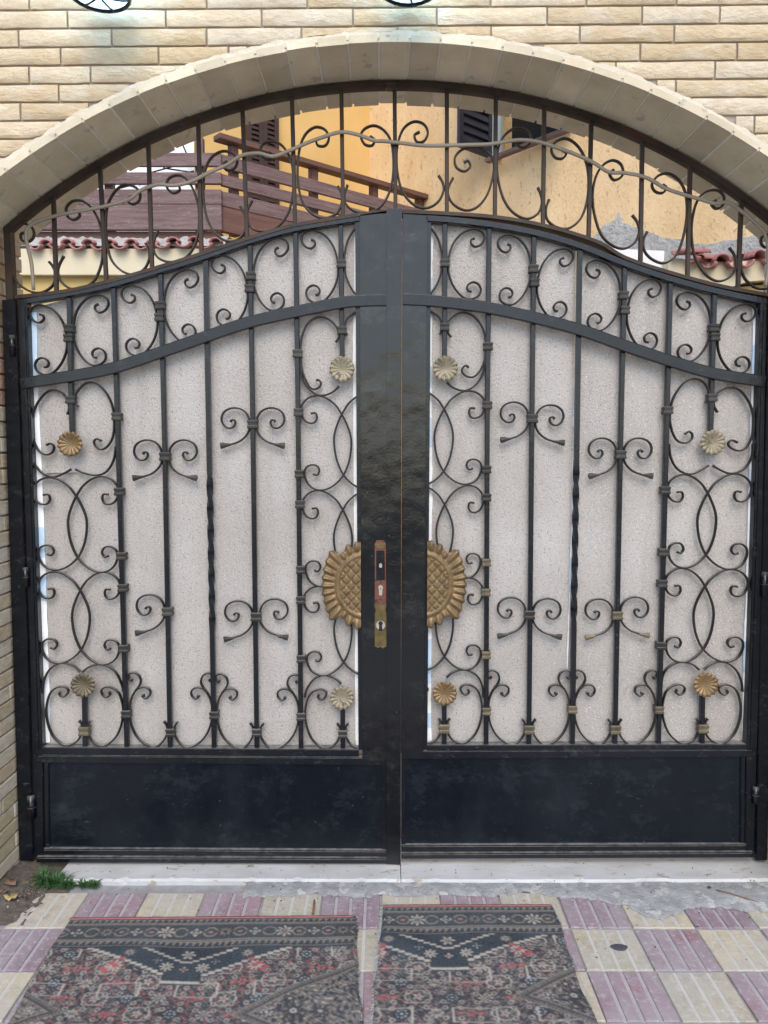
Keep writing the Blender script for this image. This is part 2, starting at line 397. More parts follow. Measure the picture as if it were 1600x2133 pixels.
# marble threshold slabs
def slab(x0, x1, y0, label, seed, cut=0):
    rnd = random.Random(seed); n = 60; V = []; ZT = .015
    for i in range(n+1):
        x = x0+(x1-x0)*i/n; chip = max(0, rnd.gauss(0, .003)) if rnd.random() < .35 else 0
        yf = y0-.003*math.sin(x*3)
        if seed == 2 and .88 < x < 1.0: yf += .006
        V += [(x, .16, -.02), (x, .16, ZT), (x, yf+.008+chip*2, ZT), (x, yf+chip, ZT-.006), (x, yf+.002, -.02)]
    Fc = []
    for i in range(n):
        for k in range(4): Fc.append((i*5+k, i*5+k+1, i*5+k+6, i*5+k+5))
    Fc += [(0, 1, 2, 3, 4), tuple(range(5*n+4, 5*n-1, -1))]
    o = link('threshold_slab', fixn(mesh('threshold_slab', V, Fc, 'marble')))
    return tag(o, label, 'threshold', 'marble threshold slabs')
jx = ground(835, 1820, .022)[0]
slab(-1.15, jx-.0015, -.128, 'white marble threshold slab under the gate leaf with the lock, weed at its end', 1)
slab(jx+.0015, 1.45, -.128, 'white marble threshold slab under the gate leaf without a lock', 2)

# ================================================================== arched stone wall
CX, CZ, RR = .040, .660, 2.104; JL, JR = -1.325, 1.392; YF, YB = -.24, .175
def arch_z(x, r=RR): 
    return CZ+math.sqrt(max(r*r-(x-CX)**2, 0))
ZL, ZR = arch_z(JL), arch_z(JR)
wall = thing('stone_wall', 'pale yellow split stone wall with a wide arched gate opening', 'wall', (0, 0, 0))
TOP = 3.25; XL, XR = -2.5, 2.6
def core():
    V = []; Fc = []; yf = YF+.009; r = RR+.022
    xs = [XL, JL-.012]+[JL-.012+(JR+.012-JL+.012)*i/48 for i in range(1, 48)]+[JR+.012, XR]
    zl = arch_z(JL-.012, r)
    for i, x in enumerate(xs):
        zb = arch_z(x, r) if JL-.02 < x < JR+.02 else 0
        for y in (yf, YB-.01): V += [(x, y, zb), (x, y, TOP)]
    for i in range(1, len(xs)-2):
        a = i*4; b = a+4
        Fc += [(a, b, b+1, a+1), (a+2, a+3, b+3, b+2), (a, a+2, b+2, b), (a+1, b+1, b+3, a+3)]
    o = link('mortar', fixn(mesh('mortar', V, Fc, 'mortar')), wall)
    for n_, x0, x1 in (('mortar', XL, JL-.012), ('mortar', JR+.012, XR)):
        box(n_, x0, x1, yf, YB-.01, 0, TOP, 'mortar', wall)
core()
PITCHB = .0546; Z0 = 2.869; SL = .0072
def brick_front(x0, x1, k):
    """one stone, its lower edge cut to the arch where it meets it; the split face is uneven"""
    j = .0035; x0 += j; x1 -= j
    if x1-x0 < .02: return
    zc = Z0-PITCHB*k; n = max(3, int((x1-x0)/.045)); cols = []
    rb = RR+.028
    for i in range(n+1):
        x = x0+(x1-x0)*i/n; zt = zc+SL*x-j+random.uniform(-.0012, .0012); zb = zc-PITCHB+SL*x+j+random.uniform(-.0012, .0012)
        if JL-.05 < x < JR+.05:
            za = arch_z(x, rb)+random.uniform(0, .005)
            zb = max(zb, za)
        cols.append((x, zb, zt))
    groups = [[]]
    for c in cols:
        if c[2]-c[1] > .004: groups[-1].append(c)
        elif groups[-1]: groups.append([])
    for runs in groups:
        if len(runs) > 1: stone(runs)
def stone(runs):
    V = []; Fc = []; yb = YF+.014
    for i, (x, zb, zt) in enumerate(runs):
        e = i in (0, len(runs)-1); pr = YF-random.uniform(0, .003)
        if e: pr = YF+.001
        m1 = zb+(zt-zb)*random.uniform(.12, .22); m2 = zb+(zt-zb)*random.uniform(.8, .9)
        V += [(x, yb, zb), (x, YF+.002, zb), (x, pr-random.uniform(0, .002), m1), (x, pr-random.uniform(-.001, .002), m2), (x, YF+.002, zt), (x, yb, zt)]
    m = len(runs)
    for i in range(m-1):
        for q in range(5): Fc.append((i*6+q, i*6+q+1, i*6+q+7, i*6+q+6))
    Fc += [(0, 1, 2, 3, 4, 5), tuple(range(6*m-1, 6*m-7, -1))]
    me = fixn(mesh('brick', V, Fc, 'brick', True)); me.set_sharp_from_angle(angle=R(38))
    link('brick', me, wall)
# joints read off the photograph for the courses in view (photo x), continued by random lengths
JO = {0: [140, 345, 545, 735, 910, 1140, 1338, 1500], -1: [60, 230, 430, 640, 822, 1022, 1222, 1410],
      1: [38, 232, 430, 628, 828, 1023, 1208, 1405], 2: [126, 330, 476, 682, 882, 949, 1132, 1334, 1536],
      3: [60, 188, 388, 560, 700, 840, 960, 1110, 1283, 1490], 4: [122, 270, 420, 560, 700, 840, 980, 1120, 1260, 1408], 5: [42, 220, 400, 580, 760, 940, 1120, 1280, 1442], 6: [128, 300, 480, 660, 840, 1020, 1200, 1390, 1572]}
for k in range(-7, 12):
    y = YF
    if k in JO: xs = [at(p, 20+k*38, y)[0] for p in JO[k]]
    else: xs = [random.uniform(-1.3, -1.1)]
    while xs[-1] < 2.2: xs.append(xs[-1]+random.choice([.19, .25, .29, .30, .31]))
    while xs[0] > -2.2: xs.insert(0, xs[0]-random.choice([.19, .25, .29, .30, .31]))
    for a, b in zip(xs, xs[1:]):
        # split at the arch so that both sides of one long stone stay whole stones
        zt = Z0-PITCHB*k; 
        if zt < arch_z(max(min((a+b)/2, JR), JL)) - .02 and a > JL-.1 and b < JR+.1: 
            pass
        brick_front(a, b, k)
# stones of the piers on the street face below the spring line (outside the picture): one joined piece
def pier_bricks():
    V = []; Fc = []
    for k in range(12, 53):
        zt = Z0-PITCHB*k
        for x0, x1 in ((-2.25, JL), (JR, 2.3)):
            x = x0 - random.uniform(0, .2)
            while x < x1:
                w = random.choice([.25, .29, .31]); a, b = max(x, x0), min(x+w, x1)
                if b-a > .03:
                    v, f = box_vf(a+.004, b-.004, YF-random.uniform(0, .004), YF+.014, max(zt-PITCHB+.004, .0), zt-.004, len(V)); V += v; Fc += f
                x += w
    tag(link('brick_facing', mesh('brick_facing', V, Fc, 'brick'), wall), kind='stuff')
pier_bricks()
# stones of the reveals
for side, jx_, zs in ((-1, JL, ZL), (1, JR, ZR)):
    for k in range(11, 53):
        zt = Z0-PITCHB*k-(.0 if side < 0 else .02); zb = zt-PITCHB
        if zt > zs-.012: zt = zs-.008
        if zb > zs-.03 or zt < .02: continue
        cuts = [YF+.001, YF+.001+random.choice([.12, .2, .26]), YB-.004]
        for y0, y1 in zip(cuts, cuts[1:]):
            j = .0032; x_in = jx_ if side < 0 else jx_
            pr = random.uniform(0, .004)
            xa, xb = (jx_-.014, jx_-pr) if side < 0 else (jx_+pr, jx_+.014)
            v, f = box_vf(xa, xb, y0+j, y1-j, zb+j+random.uniform(-.001, .001), zt-j)
            pink = side < 0 and 1.72 < zt < 1.92
            me = mesh('brick', v, f, 'pinkbrick' if pink else 'brick')
            bm = bmesh.new(); bm.from_mesh(me); bmesh.ops.bevel(bm, geom=bm.edges[:], offset=.0025, segments=1, affect='EDGES'); bm.to_mesh(me); bm.free()
            link('brick', me, wall)
# curved soffit lining of smooth tiles
A0 = math.asin((JL-CX)/RR); A1 = math.asin((JR-CX)/RR); NT = 31
def ring(name, r0, r1, a0, a1, y0, y1, mat, n=3, jig=0, sm=False):
    V = []; Fc = []
    for i in range(n+1):
        a = a0+(a1-a0)*i/n; s, c = math.sin(a), math.cos(a)
        rb = r1+(jig*(.5*math.sin(a*61)+.45*math.sin(a*143+1)+.3*math.sin(a*331+2)+random.uniform(-.25, .25)) if jig else 0)
        for r_, y in ((r0, y0), (rb, y0), (rb, y1), (r0, y1)): V.append((CX+s*r_, y, CZ+c*r_))
    for i in range(n):
        for k in range(4): Fc.append((i*4+k, i*4+(k+1) % 4, (i+1)*4+(k+1) % 4, (i+1)*4+k))
    Fc += [(0, 1, 2, 3), tuple(range(4*n+3, 4*n-1, -1))]
    return link(name, fixn(mesh(name, V, Fc, mat)), wall)
ring('arch_grout', RR+.0025, RR+.023, A0-.01, A1+.01, YF+.0, YB-.006, 'grout', 64)
ring('arch_plaster', RR+.012, RR+.034, A0-.004, A1+.004, YF-.003, YF+.02, 'plaster', 260, .004)
for i in range(NT):
    w = (A1-A0)/NT; a0 = A0+w*i+.0017; a1 = A0+w*(i+1)-.0017; d = random.uniform(-.003, .0005)
    yb = YB+random.uniform(-.012, .012)
    o = ring('arch_tile', RR+d, RR+.020+random.uniform(-.003, .003), a0, a1, YF-.007-random.uniform(0, .003), yb, 'arch_tile', 3)
    bm = bmesh.new(); bm.from_mesh(o.data); bmesh.ops.bevel(bm, geom=[e for e in bm.edges if e.calc_length() > .03], offset=.0018, segments=1, affect='EDGES'); bm.to_mesh(o.data); bm.free()

# ================================================================== wrought iron helpers
SW, SD = .0068, .012
def px2(P): return [Vector(at(x, y)) for x, y in P]
def z_(P, off, s): return [(off[0]+x/s, off[1]+y/s) for x, y in P]
ZA, ZB = ((0, 0), 2.0), ((800, 0), 2.0)
Z3, Z4, Z5, Z6 = ((0, 430), 3.743), ((400, 430), 3.743), ((0, 960), 3.3333), ((400, 960), 3.3333)
Y1, Y2, Y3, Y4 = ((820, 430), 3.743), ((1180, 430), 3.743), ((840, 960), 3.3333), ((1180, 960), 3.3333)
def scroll(P, parent, mat='scroll', w=SW, d=SD, yc=-.001, clip=None, ends=(1.25, 1.25)):
    Q = smooth_pts(px2(P), 5)
    if clip:
        lo, hi = clip; runs = []; cur = []
        for q in Q:
            if lo < q.x < hi: cur.append(q)
            else:
                if len(cur) > 2: runs.append(cur)
                cur = []
        if len(cur) > 2: runs.append(cur)
        for r_ in runs: sweep('scroll', r_, w, d, yc+random.uniform(-.0006, .0006), mat, parent)
        return
    sweep('scroll', Q, w, d, yc+random.uniform(-.0006, .0006), mat, parent, ends)
def norm(P, back, outer, top, bot): return [((back-x)/(back-outer), (y-top)/(bot-top)) for x, y in P]
C1 = norm([(322, 842), (346, 852), (350, 880), (320, 905), (280, 895), (250, 860), (245, 825), (265, 790), (310, 770), (355, 773), (410, 795), (460, 840), (500, 905), (523, 990), (528, 1050), (520, 1120), (495, 1190), (460, 1245), (415, 1290), (370, 1310), (325, 1305), (285, 1280), (270, 1240), (285, 1200), (320, 1180), (355, 1187), (378, 1215), (368, 1245), (342, 1252)], 528, 250, 770, 1310)
C2 = norm([(308, 236), (343, 235), (353, 268), (332, 298), (292, 300), (256, 275), (236, 225), (246, 175), (290, 132), (350, 115), (420, 130), (485, 175), (522, 222), (562, 290), (594, 370), (603, 440), (592, 530), (568, 605), (532, 668), (470, 725), (400, 755), (330, 750), (280, 715), (256, 660), (263, 612), (300, 587), (345, 592), (365, 625), (347, 655), (318, 648)], 603, 236, 115, 755)
def place(T, back, outer, top, bot, parent, lean=0, **kw):
    """template scroll between its back, its outer edge and its top and bottom in the photograph; lean shifts the foot"""
    scroll([(back+(outer-back)*u+lean*(v-.5), top+(bot-top)*v) for u, v in T], parent, **kw)
def bar(pts, parent, mat='black', w=.0165, d=.0165, yc=0, name='bar'):
    return sweep(name, px2(pts), w, d, yc, mat, parent, ch=.12, smooth=False)
def collar(px, py, parent, w=.032, h=.027, mat='collar'):
    x, z = at(px, py); V = []; Fc = []; prof = [(-.5, .9), (-.42, 1), (-.2, 1), (-.12, .9), (.12, .9), (.2, 1), (.42, 1), (.5, .9)]
    for t, k in prof:
        for sx, sy in ((-1, -1), (1, -1), (1, 1), (-1, 1)): V.append((x+sx*w*.5*k, -.001+sy*.0155*k, z+t*h))
    for i in range(len(prof)-1):
        for q in range(4): Fc.append((i*4+q, i*4+(q+1) % 4, i*4+4+(q+1) % 4, i*4+4+q))
    Fc += [(3, 2, 1, 0), tuple(range(4*len(prof)-4, 4*len(prof)))]
    me = fixn(mesh('collar', V, Fc, mat)); return link('collar', me, parent)
def twisted(p0, p1, parent, turns=3.5, w=.0175):
    """bar whose middle third is twisted"""
    a, b = Vector(at(*p0)), Vector(at(*p1)); n = 70; V = []; Fc = []
    t0, t1 = .425, .745
    for i in range(n+1):
        t = i/n; c = a.lerp(b, t); th = 0 if t < t0 else (1 if t > t1 else (t-t0)/(t1-t0))
        th *= turns*math.pi
        for k in range(4):
            q = th+math.pi/4+k*math.pi/2; V.append((c.x+math.cos(q)*w*.69, math.sin(q)*w*.69, c.y))
    for i in range(n):
        for k in range(4): Fc.append((i*4+k, i*4+(k+1) % 4, i*4+4+(k+1) % 4, i*4+4+k))
    Fc += [(0, 1, 2, 3), tuple(range(4*n+3, 4*n-1, -1))]
    me = fixn(mesh('twisted_bar', V, Fc, 'black', True)); me.set_sharp_from_angle(angle=R(40)); link('twisted_bar', me, parent)
def rosette(px, py, parent, mat, r=.0445, seed=0, tilt=0):
    x, z = at(px, py); NA, NR = 112, 10; V = []; Fc = []; lob = 15
    for i in range(NR+1):
        t = i/NR
        for k in range(NA):
            th = 2*math.pi*k/NA+seed; lobe = abs(math.cos(lob*th/2))
            rr = r*t*(1-(.10*(1-lobe**.5)*t**3))
            h = .004+.011*t**1.6-.010*max(0, t-.86)/.14*(1-.4*lobe)+.0035*(lobe-.5)*min(1, max(0, (t-.22)*2.2))
            V.append((x+rr*math.cos(th), -.013-h, z+rr*math.sin(th)))
    for i in range(NR):
        for k in range(NA): Fc.append((i*NA+k, i*NA+(k+1) % NA, (i+1)*NA+(k+1) % NA, (i+1)*NA+k))
    b = len(V)
    for k in range(NA): 
        q = V[NR*NA+k]; V.append((x+(q[0]-x)*.9, -.012, z+(q[2]-z)*.9))
    for k in range(NA): Fc.append((NR*NA+k, NR*NA+(k+1) % NA, b+(k+1) % NA, b+k))
    Fc.append(tuple(range(b, b+NA)))
    bm = bmesh.new(); me = mesh('rosette', V, Fc, mat, True); bm.from_mesh(me); bmesh.ops.remove_doubles(bm, verts=bm.verts[:], dist=1e-6); bmesh.ops.recalc_face_normals(bm, faces=bm.faces); bm.to_mesh(me); bm.free()
    me.set_sharp_from_angle(angle=R(70)); return link('rosette', me, parent)
def petal_tip(px, py, dx, dy, parent, mat='collar'):
    """flared flattened tip of a butterfly scroll"""
    a = Vector(at(px, py)); b = Vector(at(px+dx, py+dy)); t = (b-a); L = t.length; t.normalize(); n = Vector((-t.y, t.x)); V = []
    for s, w in ((-.1, .004), (.25, .006), (.7, .0105), (1.0, .011)):
        c = a+t*(L*s); V += [(c.x+n.x*w, -.009, c.y+n.y*w), (c.x, -.012, c.y), (c.x-n.x*w, -.009, c.y-n.y*w), (c.x, .006, c.y)]
    Fc = []
    for i in range(3):
        for k in range(4): Fc.append((i*4+k, i*4+(k+1) % 4, i*4+4+(k+1) % 4, i*4+4+k))
    Fc += [(0, 1, 2, 3), (15, 14, 13, 12)]
    link('petal_tip', fixn(mesh('petal_tip', V, Fc, mat)), parent)
FLY = [(650, 1682), (640, 1667), (620, 1668), (612, 1692), (632, 1722), (670, 1728), (705, 1702), (720, 1660), (705, 1610), (660, 1578), (600, 1572), (545, 1595), (512, 1640), (502, 1690), (504, 1740), (530, 1790), (580, 1832), (640, 1854), (665, 1860)]
FLY = [((x-475)/3.743, (y-1700)/3.743) for x, y in FLY]
def butterfly(px, py, parent, sides=(-1, 1), dys=(0, 0), mat='collar', k=1.0):
    collar(px, py, parent, .036, .030, mat)
    for s, dy in zip(sides, dys):
        scroll([(px+s*x*k, py+dy+y*k) for x, y in FLY], parent)
        petal_tip(px+s*47*k, py+dy+42*k, s*20, 3, parent, mat)
def U(P, bar_, nxt): return [((x-bar_)/(nxt-bar_), y) for x, y in P]
# foot scrolls, traced once: x from the tall bar (0) to the next short bar (1), y in photo rows
BC = U(z_([(755, 1604), (765, 1622), (742, 1640), (714, 1625), (705, 1592), (738, 1569), (790, 1580), (830, 1620), (851, 1690), (855, 1760), (840, 1840), (810, 1910), (760, 1960), (710, 1977), (650, 1955), (618, 1910), (608, 1870), (610, 1835), (630, 1805)], *Z5), 265, 177)
PL1 = U(z_([(922, 1512), (912, 1527), (893, 1508), (896, 1480), (930, 1470), (965, 1490), (978, 1530), (965, 1565), (940, 1597), (915, 1645), (902, 1700), (902, 1780), (918, 1850), (950, 1912), (1000, 1960), (1070, 1985), (1120, 1960), (1155, 1910), (1165, 1870), (1157, 1835), (1138, 1808)], *Z5), 265, 356)
PL2 = U(z_([(1005, 1625), (990, 1632), (1015, 1648), (1042, 1625), (1042, 1592), (1012, 1571), (970, 1575), (938, 1600)], *Z5), 265, 356)
def foot(T, bar_, nxt, parent, dy=0, **kw): scroll([(bar_+(nxt-bar_)*u, y+dy) for u, y in T], parent, **kw)

# ================================================================== fixed arched grille and posts
gr = thing('arched_grille', 'black wrought iron grille with scrolls and wavy rod filling the arch above the gate', 'grille', (CX, 0, 0))
arcP = [Vector((CX+math.sin(a)*(RR-.016), CZ+math.cos(a)*(RR-.016))) for a in [A0+.012+(A1-A0-.024)*i/60 for i in range(61)]]
sweep('arch_bar', arcP, .022, .034, 0, 'grille', gr, ch=.12)
BT = [(37, 621), (139, 609), (232, 588), (334, 559), (420, 532), (515, 501), (608, 474), (707, 457), (760, 449), (822, 444), (927, 448), (1034, 456), (1135, 474), (1240, 506), (1300, 540), (1394, 571), (1500, 599), (1600, 617), (1620, 620)]
sweep('transom_bar', smooth_pts(px2(BT), 4), .014, .055, .006, 'grille', gr, ch=.1)
def tz(px):   # row of the transom bar under a photo column
    return float(np.interp(px, [b[0] for b in BT], [b[1] for b in BT]))
for x0, y0, x1 in [(111, 404, 118), (208, 346, 222), (309, 297, 317), (413, 252, 420), (505, 220, 515), (608, 195, 615), (711, 178, 715), (822, 178, 824), (931, 182, 931), (1033, 192, 1031), (1134, 215, 1131), (1232, 246, 1226), (1338, 296, 1334), (1438, 345, 1432), (1545, 408, 1537)]:
    bar([(x0, y0-2), (x1, tz(x1))], gr, 'grille', .0135, .0135)
TS = [('A', [(112, 966), (86, 974), (90, 1000), (120, 1005), (140, 980), (130, 945), (95, 930), (55, 945), (36, 985), (31, 1060), (45, 1120), (75, 1180), (130, 1215), (180, 1215), (220, 1185), (230, 1140), (217, 1108), (203, 1090)]),
      ('A', [(265, 1065), (247, 1100), (240, 1132), (252, 1170), (290, 1200), (340, 1200), (390, 1170), (418, 1110), (427, 1050), (425, 980), (410, 920), (380, 865), (340, 836), (300, 838), (275, 865), (280, 900), (305, 915), (330, 900), (325, 880), (305, 878)]),
      ('A', [(606, 1012), (619, 1045), (620, 1080), (600, 1120), (560, 1143), (510, 1130), (465, 1085), (446, 1020), (440, 940), (446, 860), (475, 800), (515, 770), (555, 775), (582, 800), (578, 835), (550, 850), (530, 832), (548, 817)]),
      ('A', [(658, 960), (641, 1000), (638, 1035), (655, 1070), (700, 1090), (760, 1080), (800, 1040), (823, 980), (829, 900), (821, 840), (800, 780), (770, 740), (735, 728), (700, 745), (695, 780), (720, 803), (748, 790), (740, 770), (724, 772)]),
      ('A', [(1000, 860), (1018, 895), (1024, 940), (1005, 985), (960, 1005), (910, 985), (870, 930), (851, 860), (846, 780), (856, 700), (885, 650), (930, 628), (970, 640), (988, 670), (975, 700), (945, 708), (928, 686), (946, 670)]),
      ('A', [(1050, 835), (1033, 870), (1030, 910), (1050, 950), (1100, 962), (1160, 940), (1203, 880), (1220, 800), (1222, 740), (1212, 670), (1180, 610), (1140, 588), (1100, 595), (1083, 625), (1095, 655), (1125, 665), (1138, 645), (1121, 633)]),
      ('A', [(1408, 775), (1423, 810), (1422, 850), (1400, 890), (1350, 908), (1300, 890), (1260, 840), (1243, 770), (1240, 690), (1250, 610), (1275, 555), (1315, 528), (1355, 540), (1370, 575), (1355, 605), (1325, 605), (1318, 582), (1338, 572)]),
      ('A', [(1448, 770), (1436, 810), (1442, 850), (1480, 880), (1540, 885), (1590, 855), (1622, 800), (1637, 730), (1638, 650), (1628, 585), (1600, 542), (1560, 522), (1520, 535), (1503, 565), (1520, 600), (1550, 605), (1560, 582), (1542, 567)]),
      ('B', [(148, 548), (127, 562), (138, 590), (168, 585), (183, 550), (165, 515), (125, 505), (85, 530), (62, 580), (53, 650), (60, 740), (85, 810), (130, 855), (180, 865), (225, 840), (248, 795), (245, 760), (228, 730)]),
      ('B', [(288, 740), (271, 775), (268, 810), (290, 850), (340, 875), (390, 860), (430, 810), (453, 740), (459, 690), (448, 650), (415, 622), (370, 612), (325, 622), (296, 655), (302, 695), (335, 712), (360, 692), (350, 668), (334, 676)]),
      ('B', [(568, 578), (551, 594), (575, 612), (605, 600), (612, 565), (590, 540), (550, 532), (510, 555), (482, 600), (471, 670), (477, 750), (500, 830), (540, 885), (595, 910), (640, 890), (658, 850), (655, 812), (642, 780)]),
      ('B', [(688, 830), (676, 870), (682, 915), (720, 945), (770, 950), (820, 910), (846, 840), (854, 760), (847, 690), (825, 630), (790, 590), (750, 575), (710, 595), (698, 625), (715, 655), (745, 658), (760, 637), (742, 622)]),
      ('B', [(958, 706), (940, 722), (957, 748), (985, 740), (998, 715), (985, 680), (950, 667), (910, 690), (882, 740), (870, 810), (877, 890), (905, 975), (950, 1020), (1000, 1035), (1045, 1010), (1064, 965), (1056, 925), (1035, 895)]),
      ('B', [(1098, 965), (1082, 1000), (1087, 1045), (1120, 1080), (1170, 1095), (1220, 1060), (1250, 980), (1264, 890), (1259, 810), (1235, 755), (1190, 722), (1145, 730), (1118, 765), (1130, 795), (1160, 803), (1178, 782), (1162, 768)]),
      ('B', [(1385, 832), (1366, 848), (1385, 868), (1412, 855), (1418, 820), (1395, 793), (1350, 795), (1310, 830), (1288, 900), (1283, 980), (1297, 1070), (1340, 1140), (1390, 1170), (1440, 1155), (1468, 1110), (1463, 1065), (1440, 1030)]),
      ('B', [(1496, 1060), (1488, 1100), (1495, 1140), (1515, 1172), (1555, 1200), (1600, 1200), (1640, 1170), (1662, 1110), (1660, 1040), (1640, 990), (1605, 975), (1575, 988), (1574, 1015), (1592, 1030), (1612, 1018)])]
for z, P in TS: scroll(z_(P, *(ZA if z == 'A' else ZB)), gr, 'grille', .0075, .012, yc=.002, ends=(1.2, 1.2))
RODP = z_([(150, 1212), (141, 1100), (119, 1000), (134, 948), (220, 912), (320, 890), (430, 870), (540, 840), (590, 803), (660, 777), (730, 780), (800, 765), (880, 725), (950, 695), (1010, 657), (1080, 647), (1140, 660), (1200, 640), (1280, 605), (1340, 583), (1420, 560), (1490, 570), (1560, 595), (1600, 597)], *ZA)+z_([(80, 606), (160, 615), (260, 615), (350, 612), (430, 610), (480, 603), (560, 592), (640, 600), (720, 625), (800, 655), (870, 688), (930, 725), (990, 728), (1060, 740), (1110, 760), (1160, 790), (1230, 815), (1300, 835), (1370, 855), (1420, 850), (1470, 880), (1530, 930), (1580, 990), (1590, 1100), (1580, 1196)], *ZB)
rp = smooth_pts(px2(RODP), 5)
tube('wavy_rod', [(p.x, -.018, p.y) for p in rp], .0062, 'rod', gr, 8)
# side uprights of the fixed frame and its posts beside the leaves
pxprism('side_post', [(10, 470), (24, 466), (31, 625), (16, 625)], -.012, .02, 'grille', gr)
pxprism('side_post', [(1606, 450), (1622, 455), (1622, 625), (1604, 622)], -.012, .02, 'grille', gr)
pxprism('jamb_post', [(10, 627), (37, 627), (38, 640), (62, 1300), (74, 1786), (46, 1786)], -.022, .04, 'black', gr, .002)
pxprism('jamb_post', [(1597, 625), (1628, 625), (1592, 1786), (1570, 1786), (1578, 1300)], -.022, .04, 'black', gr, .002)
x_, z__ = at(815, 184); box('stop_lug', x_-.018, x_+.018, -.03, .0, z__-.012, z__+.006, 'grille', gr, .003)

# ================================================================== gate leaves
def rail(name, P, w, d, yc, mat, parent): return sweep(name, smooth_pts(px2(P), 5), w, d, yc, mat, parent, ch=.10, sharp=18)
def hinge(px, py, parent, h=.07, r=.010, yc=-.026):
    x, z = at(px, py)
    o = tube('hinge', [(x, yc, z-h/2), (x, yc, z+h/2)], r, 'black', parent, 12)
    link('hinge_knuckle', tube('hinge_knuckle', [(x, yc, z-.0015), (x, yc, z+.0015)], r*1.08, 'rusty', None, 12).data, o)
    bpy.data.objects.remove([q for q in bpy.data.objects if q.name.startswith('hinge_knuckle') and q.parent is None][0])
def half_flower(px, py, side, parent):
    """half sunflower plaque: fluted petals, ring and lattice disc"""
    cx, cz = at(px, py); s = at(px+100, py)[0]-cx; s /= 100
    to = [(0, 80), (20, 82), (36, 88), (47, 95), (53, 92), (57, 76), (63, 78), (68, 87), (74, 88), (78, 82), (83, 90), (90, 91)]
    ti = [(0, 49), (45, 55), (90, 66)]
    NA, NR = 150, 44; V = []; Fc = []
    for k in range(NA+1):
        th = -90+180*k/NA; Ro = np.interp(abs(th), *zip(*to)); Ri = np.interp(abs(th), *zip(*ti))
        ph = math.radians(th)
        fl = math.cos(ph*30)
        Ro *= 1+.018*fl
        for i in range(NR+1):
            t = i/NR; rr = Ro*t; x = rr*math.cos(ph); z = rr*math.sin(ph)
            if rr < Ri*.86:
                p = 15.0; a = (x*.75+z*.66)/p; b = (x*.75-z*.66)/p
                ga = abs(a-math.floor(a)-.5)*2; gb = abs(b-math.floor(b)-.5)*2
                g = min(min(ga, gb)*2.4, 1); h = .010+.0048*g
            elif rr < Ri*1.06:
                h = .011+.005*math.sin((rr/Ri-.86)/.20*math.pi)
            else:
                q = (rr-Ri*1.06)/max(Ro-Ri*1.06, 1); h = .009+.0055*math.sin(min(1, q)*math.pi*.85)+.0042*fl*min(1, q*3)
                if q > .9: h -= .005*(q-.9)/.1
            V.append((cx+side*x*s, -.021-h, cz+z*s))
    m = NR+1
    for k in range(NA):
        for i in range(NR): Fc.append((k*m+i, k*m+i+1, (k+1)*m+i+1, (k+1)*m+i))
    b = len(V)
    for k in range(NA+1): q = V[k*m+NR]; V.append((q[0], -.0205, q[2]))
    V.append((cx, -.0205, cz))
    for k in range(NA): Fc.append((k*m+NR, b+k, b+k+1, (k+1)*m+NR)); Fc.append((b+k, b+NA+1, b+k+1))
    for k in (0, NA): Fc.append(tuple([k*m+i for i in range(m)]+[b+k, b+NA+1]))
    bm = bmesh.new(); me = mesh('sunflower_plaque', V, Fc, 'gilt', True); bm.from_mesh(me); bmesh.ops.remove_doubles(bm, verts=bm.verts[:], dist=1e-6); bmesh.ops.recalc_face_normals(bm, faces=bm.faces); bm.to_mesh(me); bm.free()
    me.set_sharp_from_angle(angle=R(55)); return link('sunflower_plaque', me, parent)
def sealant(x0, y0, x1, y1, w, parent, seed=0, side=1, blues=()):
    """ragged bead of sealant along a pane edge; blue film shows in places"""
    rnd = random.Random(seed); n = 70; V = []; Fc = []; wv = w
    for i in range(n+1):
        t = i/n; wv += rnd.gauss(0, .5); lo_, hi_ = sorted((w*.45, w*1.5)); wv = min(max(wv, lo_), hi_)
        a = at(x0+(x1-x0)*t, y0+(y1-y0)*t); b = at(x0+(x1-x0)*t+side*wv, y0+(y1-y0)*t)
        V += [(a[0], .012, a[1]), (b[0], .0165, b[1]), (b[0], .0205, b[1])]
    for i in range(n):
        for k in range(2): Fc.append((i*3+k, i*3+k+1, i*3+k+4, i*3+k+3))
    fm = []
    for i in range(n):
        bl = any(a <= i/n <= b for a, b in blues); fm += [1 if bl else 0]*2
    me = mesh('sealant', V, Fc, ['sealant', 'blue_tape'], fmat=fm); fixn(me); link('sealant', me, parent)

# ---- left leaf
LL = thing('gate_leaf', 'black wrought iron gate leaf carrying the lock, hinged on the left', 'gate', (at(420, 1785)[0], 0, .03))
TL = [(44, 632), (139, 615), (232, 596), (334, 566), (420, 540), (515, 507), (608, 481), (707, 464), (748, 458), (806, 452)]
rail('top_rail', TL, .019, .034, -.0015, 'black', LL)
rail('middle_rail', [(50, 800), (150, 785), (240, 768), (337, 736), (432, 703), (523, 673), (616, 652), (712, 633), (760, 629), (809, 628)], .0395, .016, -.018, 'black', LL)
pxprism('stile', [(42, 628), (61, 632), (93, 1560), (95, 1782), (80, 1782), (74, 1560)], -.018, .018, 'black', LL, .002)
pxprism('stile_bead', [(52, 640), (57, 640), (86, 1556), (81, 1556)], -.022, -.017, 'black', LL)
pxprism('lock_stile', [(749, 450), (808, 441), (807, 1582), (755, 1582)], -.0215, .02, 'post', LL, .003)
pxprism('stile_flange', [(740, 454), (749.5, 452), (755.5, 1560), (747, 1560)], -.012, .017, 'black', LL, .002)
pxprism('meeting_bar', [(805, 441), (837, 440), (834, 1792), (805, 1790)], -.034, -.0218, 'post', LL, .003)
pxprism('bottom_rail', [(80, 1553), (748, 1558), (748, 1572), (80, 1568)], -.017, .018, 'black', LL, .002)
